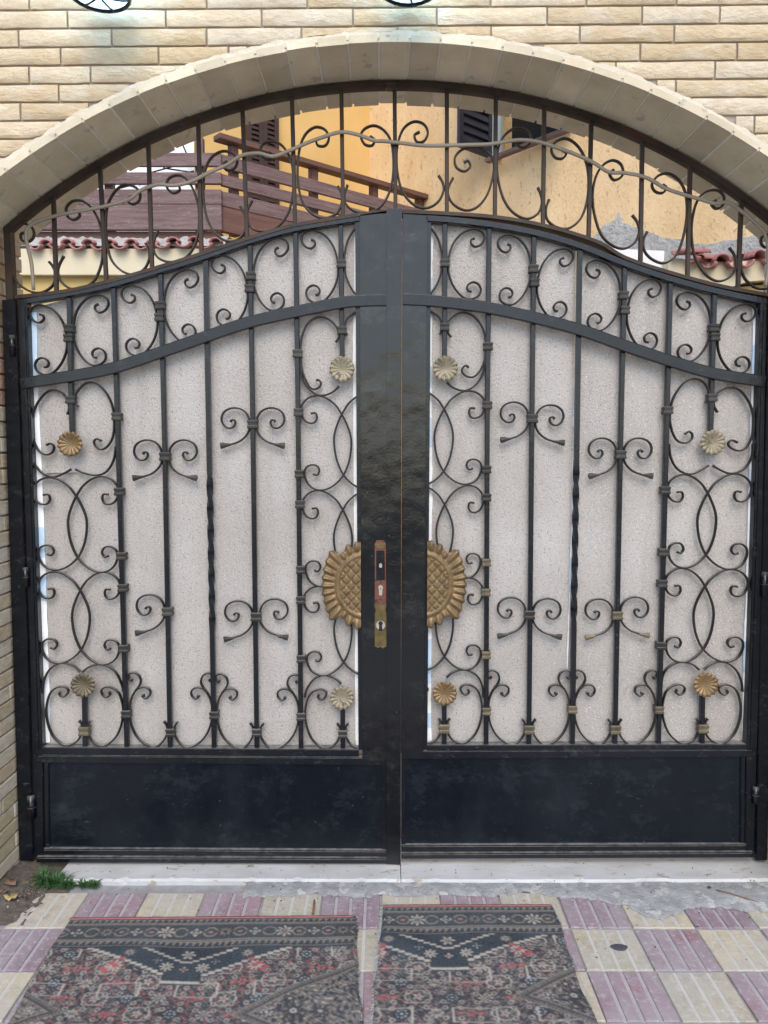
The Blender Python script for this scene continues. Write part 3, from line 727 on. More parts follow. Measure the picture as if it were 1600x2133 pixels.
pxprism('panel_frame', [(84, 1569), (806, 1574), (806, 1590), (84, 1584)], -.021, .018, 'black', LL, .003)
pxprism('panel_frame', [(95, 1584), (104, 1584), (106, 1762), (97, 1762)], -.014, .018, 'black', LL, .002)
pxprism('panel_frame', [(797, 1590), (806, 1590), (806, 1765), (797, 1765)], -.014, .018, 'black', LL, .002)
pxprism('kick_panel', [(95, 1580), (802, 1585), (802, 1770), (97, 1768)], -.006, .0, 'panel', LL)
pxprism('panel_frame', [(96, 1762), (806, 1766), (806, 1777), (94, 1774)], -.024, .018, 'black', LL, .004)
pxprism('drip_rail', [(84, 1776), (806, 1779), (806, 1789), (84, 1787)], -.034, .02, 'black', LL, .004)
pane = [(60, 640)]+[(x, y+4) for x, y in TL[1:-2]]+[(748, 464), (752, 1556), (88, 1556)]
pxprism('glass_pane', pane, .021, .027, 'pane', LL)
sealant(62, 648, 90, 1550, 9, LL, 1, 1, [(.0, .16), (.50, .56), (.61, .67)])
sealant(742, 470, 749, 1555, -6, LL, 2, 1, [])
sealant(92, 985, 160, 984, 0, LL, 3, 1)
for k, (a, b) in enumerate(((96, 158), )):
    pass
bar([(145, 622), (148, 800), (151, 905)], LL); bar([(237, 596), (246, 900), (265, 1558)], LL); bar([(335, 566), (344, 950), (355, 1558)], LL)
twisted((429, 540), (447, 1558), LL); bar([(521, 506), (527, 885), (535.5, 1558)], LL); bar([(616, 480), (621, 850), (627.5, 1560)], LL); bar([(710, 464), (713, 748)], LL)
bar([(176.5, 1448), (178, 1556)], LL); bar([(714, 1470), (714.5, 1558)], LL)
for b_, o_, t_, l_, ln in [(140, 66, 635.7, 780.5, 5), (152, 225, 614, 761, 2), (328, 256, 594, 740.7, 4), (341, 412, 561, 712, 2), (516, 444, 531.5, 680, 6), (527.5, 598, 495.5, 647, -3), (704.5, 631, 479.4, 631, 4)]:
    place(C1, b_, o_, t_, l_, LL, ln)
lim = (at(30, 1000)[0], at(747, 1000)[0])
place(C1, 717, 790, 461, 625, LL, 0, clip=lim)
for P in ([(525, 1622), (540, 1570), (522, 1500), (480, 1450), (420, 1430), (360, 1450), (300, 1520), (260, 1610), (246, 1720), (256, 1800), (280, 1870), (320, 1920), (370, 1935), (412, 1912), (420, 1872), (395, 1848), (362, 1860)],
          [(612, 1562), (588, 1535), (582, 1490), (612, 1430), (670, 1378), (740, 1375), (800, 1420), (850, 1490), (883, 1590), (890, 1700), (883, 1780), (860, 1840), (820, 1885), (780, 1893), (742, 1865), (733, 1832), (755, 1812), (793, 1828)],
          [(248, 1880), (263, 1990), (300, 2050), (350, 2092), (420, 2108), (490, 2085), (555, 2050)], [(903, 1870), (890, 1960), (860, 2030), (810, 2080), (740, 2095), (660, 2080), (590, 2050)]):
    scroll(z_(P, *Z3), LL)
for a in [(181, 71.5, 994.5, 1186.5, 8), (141.6, 248.5, 992.4, 1191, 5), (187, 80.5, 1191, 1380.6, 4), (150, 252, 1191.6, 1383, 5)]: place(C2, *a[:4], LL, a[4])
for P in ([(295, 1610), (305, 1530), (335, 1462), (380, 1420), (440, 1403), (510, 1420), (560, 1465)], [(857, 1600), (845, 1550), (810, 1475), (760, 1430), (690, 1412), (620, 1430), (575, 1465)]): scroll(z_(P, *Z5), LL)
for P in ([(1120, 1060), (1145, 1020), (1142, 985), (1120, 930), (1060, 875), (1000, 860), (940, 880), (890, 930), (858, 1010), (846, 1090), (847, 1180), (860, 1280), (885, 1350), (920, 1408), (955, 1425), (995, 1405), (1005, 1375), (985, 1352), (968, 1360)],
          [(848, 1240), (860, 1340), (905, 1415), (970, 1465), (1040, 1470), (1100, 1445), (1148, 1400)], [(1212, 1005), (1194, 975), (1190, 930), (1215, 870), (1275, 822)]): scroll(z_(P, *Z4), LL)
for a in [(732, 628, 824, 1020, 3), (733.6, 630.5, 1021.5, 1221, 3), (733, 633.5, 1221, 1406, 3)]: place(C2, *a[:4], LL, a[4])
for a in [(695.8, 800, 820, 1018, 3), (695.5, 800, 1023, 1221, 3), (696, 800, 1221, 1406, 3)]: place(C2, *a[:4], LL, a[4], clip=lim)
scroll(z_([(783, 1640), (797, 1585), (840, 1522), (890, 1492), (940, 1490), (1000, 1515), (1036, 1547)], *Z6), LL)
foot(BC, 265, 177, LL); foot(BC, 88, 177, LL, -1); foot(BC, 627.5, 714, LL, 5)
for b_, n_, dy in ((265, 356, 0), (447, 356, 1), (447, 535, 3), (627.5, 535, 4)): foot(PL1, b_, n_, LL, dy); foot(PL2, b_, n_, LL, dy)
foot(BC, 802, 714, LL, 5, clip=lim)
butterfly(344.6, 951, LL); butterfly(527, 884, LL); butterfly(534, 1284, LL, dys=(2, -2)); butterfly(350, 1273, LL, (-1,), (0,))
for p in [(146, 685), (145, 705), (335, 637), (333.5, 662), (523, 576), (520.5, 602), (711, 551), (148.5, 833), (244.5, 868), (620, 737), (622, 859), (712.6, 689), (249.6, 1024), (254.4, 1158), (257, 1224), (259.5, 1350), (264, 1486), (356, 1524), (624, 987), (625, 1050), (627, 1186), (627, 1249), (628, 1371), (627.5, 1491), (447, 1488), (535, 1524), (714, 1527)]: collar(*p, LL)
collar(177, 1521, LL, .037, .032, 'gilt_dull')
rosette(151, 925, LL, 'gilt'); rosette(713, 770, LL, 'gilt_pale', seed=.3); rosette(177.5, 1424, LL, 'gilt_dull', seed=.1); rosette(713, 1450, LL, 'gilt_pale', .044, seed=.5)
half_flower(752.5, 1217, -1, LL)
hinge(33, 722, LL); hinge(61, 1200, LL); hinge(72, 1675, LL, .085, .013)
# lock furniture
lp = pxprism('lock_plate', [(781, 1133), (784, 1124), (800, 1124), (804, 1133), (805, 1262), (781, 1262)], -.0228, -.0216, 'primer', LL)
pxprism('plate_face', [(784, 1145), (801, 1145), (802, 1206), (784, 1206)], -.0236, -.0228, 'black', lp)
pxprism('rivet', [(790, 1173), (793, 1171), (796, 1173), (796, 1179), (793, 1181), (790, 1179)], -.0248, -.0236, 'steel', lp)
def circ(px, py, r, n=16): return [(px+r*math.cos(2*math.pi*i/n), py+r*math.sin(2*math.pi*i/n)) for i in range(n)]
pxprism('lock_cylinder', [(788, 1222), (789, 1218), (793, 1216), (797, 1218), (798, 1222), (796.5, 1226), (796.5, 1236), (794.5, 1238), (791.5, 1238), (789.5, 1236), (789.5, 1226)], -.0262, -.0228, 'steel', lp)
pxprism('key_slot', [(791.8, 1223), (794.2, 1223), (794.2, 1225), (791.8, 1225)], -.0266, -.0262, 'void', lp)
es = pxprism('escutcheon', [(781, 1262), (779, 1258), (783, 1255), (788, 1258), (793, 1254), (798, 1258), (803, 1255), (806, 1258), (804, 1263), (803, 1269), (806, 1276), (806, 1343), (801, 1345), (797, 1347), (793, 1344), (787, 1346), (781, 1343), (781, 1276), (783, 1269)], -.0262, -.0216, 'brass', LL, .0012)
pxprism('escutcheon_ring', circ(793, 1299, 9.5, 20), -.0268, -.0262, 'steel', es)
pxprism('keyhole', [(793+4.6*math.cos(a), 1295+4.6*math.sin(a)) for a in [2.2+i*(2*math.pi-1.26)/14 for i in range(15)]]+[(797, 1309), (794.5, 1311), (791.5, 1311), (789, 1309)], -.0274, -.0262, 'void', es)
orn = pxprism('lock_ornament', [(780, 1133), (782, 1129), (787, 1131), (793, 1128), (799, 1131), (803, 1129), (804, 1133), (802, 1138), (797, 1140), (793, 1141), (788, 1140), (783, 1138)], -.0265, -.0229, 'brass', LL, .001)
for q in (785, 791, 796, 801): pxprism('bead', circ(q, 1134, 2.0, 8), -.0282, -.0265, 'gilt', orn)

# ---- right leaf
RL = thing('gate_leaf', 'black wrought iron gate leaf without a lock, hinged on the right', 'gate', (at(1205, 1780)[0], 0, .03))
TR = [(838, 455), (927, 460), (1018, 470), (1111, 487), (1205, 514), (1301, 552), (1394, 583), (1487, 608), (1590, 630)]
rail('top_rail', TR, .021, .034, -.0015, 'black', RL)
rail('middle_rail', [(840, 626), (897, 629), (970, 637), (1023, 645), (1111, 664), (1205, 689), (1292, 720), (1394, 754), (1485, 780), (1587, 796)], .0395, .016, -.018, 'black', RL)
pxprism('stile', [(1579, 628), (1592, 630), (1580, 1300), (1565, 1780), (1548, 1780), (1550, 1555), (1562, 1200)], -.018, .018, 'black', RL, .002)
pxprism('stile_bead', [(1585, 640), (1589, 640), (1561, 1556), (1557, 1556)], -.022, -.017, 'black', RL)
pxprism('meeting_stile', [(838, 449), (890, 452), (882, 1565), (835, 1565)], -.0215, .02, 'post', RL, .003)
pxprism('stile_flange', [(889.5, 453), (898, 455), (890, 1560), (881.5, 1560)], -.012, .017, 'black', RL, .002)
pxprism('bottom_rail', [(889, 1549), (1551, 1547), (1551, 1560), (889, 1563)], -.017, .018, 'black', RL, .002)
pxprism('panel_frame', [(836, 1560), (1562, 1557), (1562, 1572), (836, 1577)], -.021, .018, 'black', RL, .003)
pxprism('panel_frame', [(836, 1577), (845, 1577), (845, 1756), (836, 1756)], -.014, .018, 'black', RL, .002)
pxprism('panel_frame', [(1540, 1570), (1549, 1570), (1548, 1752), (1539, 1752)], -.014, .018, 'black', RL, .002)
pxprism('kick_panel', [(838, 1570), (1548, 1566), (1548, 1760), (838, 1762)], -.006, .0, 'panel', RL)
pxprism('panel_frame', [(836, 1755), (1550, 1753), (1550, 1764), (836, 1768)], -.024, .018, 'black', RL, .004)
pxprism('drip_rail', [(836, 1769), (1560, 1766), (1560, 1777), (836, 1780)], -.034, .02, 'black', RL, .004)
pxprism('glass_pane', [(894, 462), (927, 464), (1018, 474), (1111, 491), (1203, 517), (1189, 1553), (886, 1556)], .021, .027, 'pane', RL)
pxprism('glass_pane', [(1206, 518), (1301, 556), (1394, 587), (1487, 612), (1584, 634), (1556, 1553), (1192, 1553)], .0225, .0285, 'pane', RL)
sealant(898, 468, 890, 1550, 7, RL, 5, 1, [(.10, .13), (.27, .31), (.36, .42), (.80, .88), (.93, .97)])
sealant(1214, 530, 1206, 780, 2.5, RL, 6, 1, [(.3, .5)]); sealant(1202, 780, 1198, 1060, -3, RL, 7, 1, [(.15, .3)]); sealant(1196, 1060, 1184, 1400, -1.5, RL, 9, 1, [(.3, .5)])
sealant(1578, 640, 1553, 1545, -6, RL, 8, 1, [(.08, .17), (.36, .40), (.77, .83)])
bar([(927, 460), (926, 745)], RL); bar([(1019, 470), (1015, 860), (1012.5, 1552)], RL); bar([(1112, 487), (1108, 870), (1101.5, 1552)], RL)
twisted((1207.5, 514), (1191.5, 1552), RL); bar([(1301, 552), (1292, 945), (1280.5, 1552)], RL); bar([(1396, 583), (1386, 990), (1371, 1552)], RL); bar([(1488, 608), (1480, 898)], RL)
bar([(925.5, 1462), (925.5, 1552)], RL); bar([(1463, 1445), (1462, 1552)], RL)
for b_, o_, t_, l_, ln in [(933.5, 1007.5, 477, 623, -1), (1106.5, 1037, 489, 635, -4), (1119, 1189, 517.6, 664, -10), (1293.5, 1221, 541.7, 688.6, -5), (1306, 1375, 581.5, 729, -3), (1481.5, 1409, 608.5, 752.5, -6), (1495, 1570, 633, 778, -8)]:
    place(C1, b_, o_, t_, l_, RL, ln)
limr = (at(892, 1000)[0], at(1640, 1000)[0])
place(C1, 921.5, 850, 462, 622, RL, 0, clip=limr)
for P in ([(1082, 1530), (1100, 1500), (1108, 1440), (1070, 1372), (1000, 1343), (930, 1365), (870, 1430), (828, 1510), (809, 1600), (808, 1680), (830, 1770), (870, 1830), (930, 1843), (975, 1815), (980, 1777), (955, 1755), (922, 1775)],
          [(1178, 1605), (1152, 1560), (1147, 1500), (1172, 1460), (1220, 1425), (1290, 1410), (1360, 1440), (1420, 1520), (1453, 1610), (1458, 1700), (1445, 1800), (1400, 1880), (1340, 1905), (1280, 1880), (1262, 1847), (1290, 1822), (1333, 1840)],
          [(800, 1850), (812, 1950), (850, 2030), (910, 2075), (980, 2085), (1050, 2055), (1105, 2020)], [(1455, 1850), (1445, 1950), (1400, 2030), (1340, 2070), (1270, 2080), (1200, 2055), (1140, 2020)]): scroll(z_(P, *Y2), RL)
for a in [(1492, 1388.5, 988.5, 1182, -4), (1453, 1564, 987, 1185, -5), (1486.6, 1383.5, 1183.5, 1378.5, -5), (1445, 1556, 1185.6, 1377.6, -6)]: place(C2, *a[:4], RL, a[4])
for P in ([(658, 1580), (670, 1490), (710, 1430), (770, 1400), (830, 1398), (880, 1415), (920, 1448)], [(955, 1448), (1000, 1412), (1060, 1395), (1120, 1405), (1180, 1455), (1215, 1530), (1222, 1600)]): scroll(z_(P, *Y4), RL)
for P in ([(450, 1020), (422, 980), (417, 930), (440, 880), (500, 835), (560, 828), (630, 860), (690, 940), (716, 1030), (718, 1120), (708, 1200), (680, 1270), (630, 1325), (580, 1328), (540, 1300), (535, 1267), (560, 1240), (588, 1256)],
          [(717, 1180), (700, 1290), (650, 1380), (590, 1425), (530, 1435), (460, 1410), (415, 1370)], [(285, 815), (350, 860), (373, 910), (375, 960), (360, 1000)]): scroll(z_(P, *Y1), RL)
for a in [(905, 1009.5, 814, 1008, -3), (909, 1006.5, 1011, 1203.6, -2), (907.5, 1006.5, 1203, 1394, 0)]: place(C2, *a[:4], RL, a[4])
for a in [(944, 840, 814, 1010, -3), (944, 840, 1011, 1205, -2), (944, 840, 1203, 1396, 0)]: place(C2, *a[:4], RL, a[4], clip=limr)
scroll(z_([(300, 1503), (340, 1470), (400, 1450), (460, 1458), (520, 1500), (550, 1570), (556, 1640)], *Y3), RL)
foot(BC, 1012.5, 925.5, RL, -5); foot(BC, 1371, 1462, RL, -5); foot(BC, 1552, 1462, RL, -5)
for b_, n_, dy in ((1012.5, 1101.6, -5), (1191.6, 1101.6, -5), (1191.6, 1280.5, -5), (1371, 1280.5, -5)): foot(PL1, b_, n_, RL, dy); foot(PL2, b_, n_, RL, dy)
foot(BC, 838, 925.5, RL, -5, clip=limr)
butterfly(1108.5, 872, RL, dys=(0, 6)); butterfly(1292, 947, RL); butterfly(1102.5, 1280, RL, dys=(-1, 1)); butterfly(1285, 1281, RL, dys=(1, -3), mat='gilt_dull')
for p in [(927, 549), (926.5, 682), (1016.5, 722), (1015, 844), (1013, 978), (1111, 561), (1113, 590), (1298, 616), (1300.5, 647), (1486, 684), (1487.5, 703), (1482, 829), (1390, 855), (1013, 1036), (1384.6, 1021), (1381, 1150), (1378.6, 1215), (1375.6, 1344)]: collar(*p, RL)
for p in [(1012.5, 1171), (1012, 1233), (1012, 1363), (1013, 1480), (1191.6, 1476), (1371.4, 1477)]: collar(*p, RL, mat='gilt_dull')
for p in [(1102, 1518), (925.5, 1516), (1281, 1518), (1463, 1516)]: collar(*p, RL, .037, .032, 'gilt_dull')
rosette(927, 769, RL, 'gilt_pale', seed=.2); rosette(1480, 922, RL, 'gilt_pale', seed=.4); rosette(925.5, 1441, RL, 'gilt', seed=.15); rosette(1466, 1423, RL, 'gilt', .0455, seed=.33)
half_flower(889, 1215, 1, RL)
hinge(1585, 1215, RL, .09, .011); hinge(1567, 1650, RL, .06, .011)

# ================================================================== house across the courtyard
HU = Vector((.766, .643, 0)); HV = Vector((-.643, .766, 0))          # its two wall directions
DC = 6.0; yC = CAMY+DC                                                  # balcony corner
CORN = Vector((at(464, 400, yC)[0], yC, 0))
def hz(row, y=yC, px=464): return at(px, row, y)[1]
house = thing('house', 'ochre plastered house with shuttered window and wooden balcony across the courtyard', 'house', (0, 6, 0))
RE = CORN+HU*2.12                                                       # rail end on the nearer wall
K = RE+HV*.85                                                            # inner corner of the two walls
W0 = None; W1 = RE-HV*4.6
def hwall(name, a, b, z0, z1, mat, th=.22):
    return obox(name, (a.x, a.y, z0), (b-a), (b-a).length, th, z1-z0, mat, house)
def on_far(px, row):
    d = ray(px, row); o = Vector((0, CAMY, CAMZ)); n = HV
    t = (K-o).dot(n)/d.dot(n); return o+d*t
q_ = on_far(428, 300); W0 = Vector((q_.x, q_.y, 0))
hwall('wall', W0, K+HU*.2, 0, 6.2, 'ochre_wall')
# nearer wall with the window opening cut out of it
def on_wall(px, row):    # point on the nearer wall seen at this pixel
    d = ray(px, row); o = Vector((0, CAMY, CAMZ)); n = HU
    t = (RE-o).dot(n)/d.dot(n); return o+d*t
wa = on_wall(1030, 330); wb = on_wall(1195, 278); zs = wa.z
sa = (wa-RE).dot(-HV); sb = (wb-RE).dot(-HV); zs = (wa.z+wb.z)/2; zt = zs+1.15
dirW = -HV; P0 = RE-dirW*.85
def wseg(s0, s1, z0, z1): return obox('wall', (P0.x+dirW.x*s0, P0.y+dirW.y*s0, z0), dirW, s1-s0, .22, z1-z0, 'ochre_worn', house)
s0, s1 = sa+.85, sb+.85
wseg(0, s0, 0, 6.2); wseg(s1, 5.2, 0, 6.2); wseg(s0, s1, 0, zs); wseg(s0, s1, zt, 6.2)
win = obox('window', (P0+dirW*s0+Vector((0, 0, zs))).to_tuple(), dirW, .09, -.03, zt-zs, 'frame_teal', house)
NI = Vector((dirW.y, -dirW.x, 0)); NI = HU                              # into the house
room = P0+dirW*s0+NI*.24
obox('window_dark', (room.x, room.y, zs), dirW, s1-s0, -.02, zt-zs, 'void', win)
pe = P0+dirW*(s1-.07); obox('window_frame', (pe.x, pe.y, zs), dirW, .07, .10, zt-zs, 'frame_teal', win)
pe = P0+dirW*(s0-.01)-NI*.05; obox('sill', (pe.x, pe.y, zs-.03), dirW, s1-s0+.04, -.06, .028, 'wood', win)
def shutter(p, ax, w, z0, h, mat, name='shutter', slat='slat', n=14):
    f = obox(name, (p.x, p.y, z0), ax, .045, .03, h, mat, house)
    a = Vector(ax).normalized()
    q = p+a*(w-.045); obox('shutter_frame', (q.x, q.y, z0), ax, .045, .03, h, mat, f)
    for zz in (z0, z0+h-.06): q = p+a*.045; obox('shutter_frame', (q.x, q.y, zz), ax, w-.09, .03, .06, mat, f)
    hh = (h-.12)/n; sd = Vector((-a.y, a.x, 0))
    for i in range(n):
        b0 = p+a*.045; zz = z0+.06+i*hh
        V = [b0+sd*.002+Vector((0, 0, zz)), b0+a*(w-.09)+sd*.002+Vector((0, 0, zz)), b0+a*(w-.09)+sd*.028+Vector((0, 0, zz+hh*1.15)), b0+sd*.028+Vector((0, 0, zz+hh*1.15))]
        V += [v+Vector((0, 0, .008)) for v in V]
        for v in V: v.z = float(v.z)
        me = fixn(mesh(slat, V, [(0, 1, 2, 3), (7, 6, 5, 4), (0, 4, 5, 1), (1, 5, 6, 2), (2, 6, 7, 3), (3, 7, 4, 0)], mat)); link(slat, me, f)
    return f
ps = P0+dirW*s0-NI*.0; shutter(ps-NI*.42, NI, .40, zs+.02, zt-zs-.04, 'shutter_dark')
ps = P0+dirW*s1-NI*.57; shb = obox('shutter', (ps.x, ps.y, zs+.02), NI, .55, .03, zt-zs-.04, 'shutter_grey', house)
for z0_, h_ in ((zs+.10, .42), (zs+.58, .42)): q = ps+NI*.06+Vector((-NI.y, NI.x, 0))*.03; obox('shutter_panel', (q.x, q.y, z0_), NI, .43, .006, h_, 'shutter_grey', shb)
obox('shutter_edge', (ps.x, ps.y, zs+.008), NI, .55, .03, .012, 'wood_red', shb)
# balcony door shutters on the far wall
def on_far(px, row):
    d = ray(px, row); o = Vector((0, CAMY, CAMZ)); n = HV
    t = (K-o).dot(n)/d.dot(n); return o+d*t
dl, dr = on_far(510, 300), on_far(575, 300); ztop = on_far(540, 236).z
fl = hz(470)
for q0, q1 in ((dl, dl+(dr-dl)*.5), (dl+(dr-dl)*.505, dr)):
    p = Vector((q0.x, q0.y, 0))-HV*.045; shutter(p, HU, (q1-q0).length, fl-.1, ztop+.25-fl, 'shutter_brown', n=34)
# balcony: boards of the front and the side, posts, handrail
bal = thing('balcony', 'brown weathered timber balcony with board railing on the ochre house', 'balcony', (CORN.x, CORN.y, hz(482)))
rows = [(321, 349, 'wood'), (362, 386, 'wood'), (398, 429, 'wood'), (430, 482, 'wood')]
xl = at(60, 400, yC)[0]
for i, (a, b, m) in enumerate(rows):
    z1, z0 = hz(a), hz(b); o = .006*i
    fx = [xl-.6, CORN.x]
    box('board', fx[0], CORN.x-.002, yC-.03-o, yC, z0, z1, m, bal, .004)
    obox('board', (CORN.x, CORN.y, z0), HU, 2.12, .03+o, z1-z0, m if i < 3 else 'wood_red', bal, .004)
for s in (.10, .85, 1.5, 2.05):
    p = CORN+HU*s+HV*.035; obox('post', (p.x, p.y, hz(482)), HU, .06, .06, hz(283)-hz(482), 'wood_red', bal)
p = CORN-HU*.03-HV*.02; obox('handrail', (p.x, p.y, hz(291)), HU, 2.16, .10, hz(279)-hz(291), 'wood_red', bal, .004)
for px in (425, 240): x = at(px, 300, yC+.2)[0]; box('post', x-.03, x+.03, yC+.02, yC+.09, hz(482), hz(283), 'wood', bal)
box('deck', xl-.6, CORN.x-.02, yC+.001, yC+1.6, hz(482)-.10, hz(482), 'wood_red', bal)
# porch edge under it: fascia, ledge, clay tiles
porch = thing('porch_roof', 'cream porch edge with a row of pink clay tiles below the balcony', 'porch', (at(240, 560, 2.9)[0], 2.9, 0))
yP = 2.95
def pz(row, px=240): return at(px, row, yP)[1]
xa, xb = at(40, 560, yP)[0]-.5, at(455, 560, yP)[0]
box('fascia', xa, xb, yP, yP+.25, pz(572), pz(518), 'cream_wall', porch)
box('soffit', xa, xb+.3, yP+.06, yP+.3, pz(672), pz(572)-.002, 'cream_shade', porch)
bm_ = bmesh.new()
def rough_ledge():
    n = 70; V = []; Fc = []; rnd = random.Random(4)
    for i in range(n+1):
        x = xa+(xb+.05-xa)*i/n; h = rnd.uniform(-.012, .012); g = rnd.uniform(-.01, .01)
        V += [(x, yP+.0, pz(512)), (x, yP+.02+g, pz(500)+h*.5), (x, yP+.16+g, pz(482)+h), (x, yC-.04, pz(478)+h)]
    for i in range(n):
        for k in range(3): Fc.append((i*4+k, i*4+k+1, i*4+k+5, i*4+k+4))
    link('mortar_ledge', fixn(mesh('mortar_ledge', V, Fc, 'rough_cement')), porch)
rough_ledge()
def clay_mesh(w=.165, L=.30, t=.013, arc=1.0, up=True, h=.06):
    V = []; Fc = []; n = 9
    for j in range(2):
        for r_ in (0, 1):
            for i in range(n+1):
                a = math.pi*i/n; k = 1-(t*2/w if r_ else 0); x = -math.cos(a)*w/2*k; z = math.sin(a)*h*(k if r_ else 1)
                if not up: z = -z
                V.append((x, j*L, z+j*L*.14))
    m = n+1
    for r_ in (0, 1):
        for i in range(n): a = r_*m+i; Fc.append((a, a+1, a+1+2*m, a+2*m))
    for i in range(n): Fc.append((i, i+1, i+1+m, i+m)); Fc.append((2*m+i, 2*m+i+1, 2*m+i+1+m, 2*m+i+m))
    for i in (0, n): Fc.append((i, i+m, i+3*m, i+2*m))
    return fixn(mesh('clay_tile', V, Fc, 'clay', True))
pw = (at(284, 515, yP)[0]-at(240, 515, yP)[0])
cu = clay_mesh(pw*.62, .17, .013, up=True, h=.036); cd = clay_mesh(pw*.72, .17, .013, up=False, h=.042)
x = at(78, 515, yP)[0]; i = 0
while x < xb-.02:
    dz = random.uniform(-.006, .006)
    z0 = pz(511)+ (.012 if x > at(340, 500, yP)[0] else 0)
    o = link('clay_tile', cd, porch); o.location = (x, yP-.06, z0-.004+dz); o.rotation_euler = (0, random.uniform(-.05, .05), random.uniform(-.04, .04)); o.matrix_parent_inverse = Matrix.Translation(-porch.location)
    o = link('clay_tile', cu, porch); o.location = (x+pw*.5, yP-.05+random.uniform(-.01, .01), z0+dz); o.rotation_euler = (0, random.uniform(-.05, .05), random.uniform(-.04, .04))
    x += pw
# ledge on the right
yQ = 1.85
led = thing('tiled_ledge', 'short cream ledge with red clay tiles against the worn wall', 'ledge', (at(1500, 560, yQ)[0], yQ, 0))
def qz(row, px=1500, y=yQ): return at(px, row, y)[1]
x0, x1 = at(1392, 560, yQ)[0], at(1720, 560, yQ)[0]
prism('fascia', [(x0, qz(536)), (at(1480, 560, yQ)[0], qz(546)), (x1, qz(538)), (x1, qz(574)), (at(1560, 560, yQ)[0], qz(586)), (x0, qz(640))], yQ, yQ+.4, 'cream_wall', led)
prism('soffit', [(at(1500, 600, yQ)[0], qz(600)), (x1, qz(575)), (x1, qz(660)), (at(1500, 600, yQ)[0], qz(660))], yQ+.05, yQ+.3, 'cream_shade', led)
xw0 = at(1276, 520, yQ)[0]; prism('plaster_patch', [(xw0, qz(507)), (at(1330, 500, yQ)[0], qz(510)), (x0+.01, qz(513)), (x0+.01, qz(640)), (xw0, qz(640))], yQ+.1, yQ+.5, 'white_wall', led)
def qtile(me, px, row, rz, s=1):
    o = link('clay_tile', me, led); xx, zz = at(px, row, yQ-.06); o.location = (xx, yQ-.06, zz); o.rotation_euler = (0, random.uniform(-.1, .1), rz); o.scale = (s, s, s)
qw = at(1600, 540, yQ)[0]-at(1560, 540, yQ)[0]
qu = clay_mesh(qw*.75, .3, .010, up=True, h=.04); qd = clay_mesh(qw*.8, .3, .010, up=False, h=.042)
for px, row, rz, k, s in [(1408, 520, -1.0, 1, .75), (1425, 528, -.95, 0, .75), (1441, 536, -.9, 1, .75), (1458, 540, -.8, 0, .8), (1476, 546, -.6, 1, .85), (1506, 545, -.05, 0, 1.25), (1530, 545, 0, 1, .8), (1556, 540, .05, 1, 1.1), (1584, 535, 0, 0, 1.1), (1612, 538, 0, 1, 1.1), (1640, 533, 0, 0, 1.1)]: qtile((qu, qd)[k], px, row, rz, s)
# raw cement along the foot of that wall
def patch():
    rows_ = [(1215, 512), (1240, 490), (1262, 466), (1285, 456), (1290, 440), (1297, 460), (1330, 476), (1370, 492), (1420, 500), (1470, 512), (1520, 500), (1570, 492), (1640, 484)]
    V = []; Fc = []
    P = []
    for (a, b), (c, d) in zip(rows_, rows_[1:]):
        for t in (0, .2, .4, .6, .8): P.append((a+(c-a)*t, b+(d-b)*t+random.uniform(-3, 3)))
    for px, r_ in P:
        q = on_wall(px, r_)-HU*.006; q2 = on_wall(px, r_+120)-HU*.006; V += [q, q2, q+HU*.03, q2+HU*.03]
    for i in range(len(P)-1):
        a = i*4; Fc += [(a, a+1, a+5, a+4), (a, a+4, a+6, a+2)]
    link('cement_patch', fixn(mesh('cement_patch', V, Fc, 'rough_cement')), house)
patch()
# pale building behind the balcony
nb = thing('white_building', 'white painted building glimpsed far behind the balcony boards', 'building', (at(250, 300, 9)[0], 9.6, 0))
box('wall', at(100, 300, 9)[0]-1.5, at(420, 300, 9)[0], 9.4, 12, 0, 7.5, 'white_wall', nb)
for k, (a, b, c, d) in enumerate([(270, 372, 420, 330), (290, 385, 420, 352), (380, 300, 400, 345), (340, 350, 420, 362), (250, 392, 330, 372)]):
    q0, q1 = at(a, b, 9.3), at(c, d, 9.3); tube('cable', [(q0[0], 9.3, q0[1]), (q1[0], 9.3, q1[1])], .012, 'black', nb, 6)

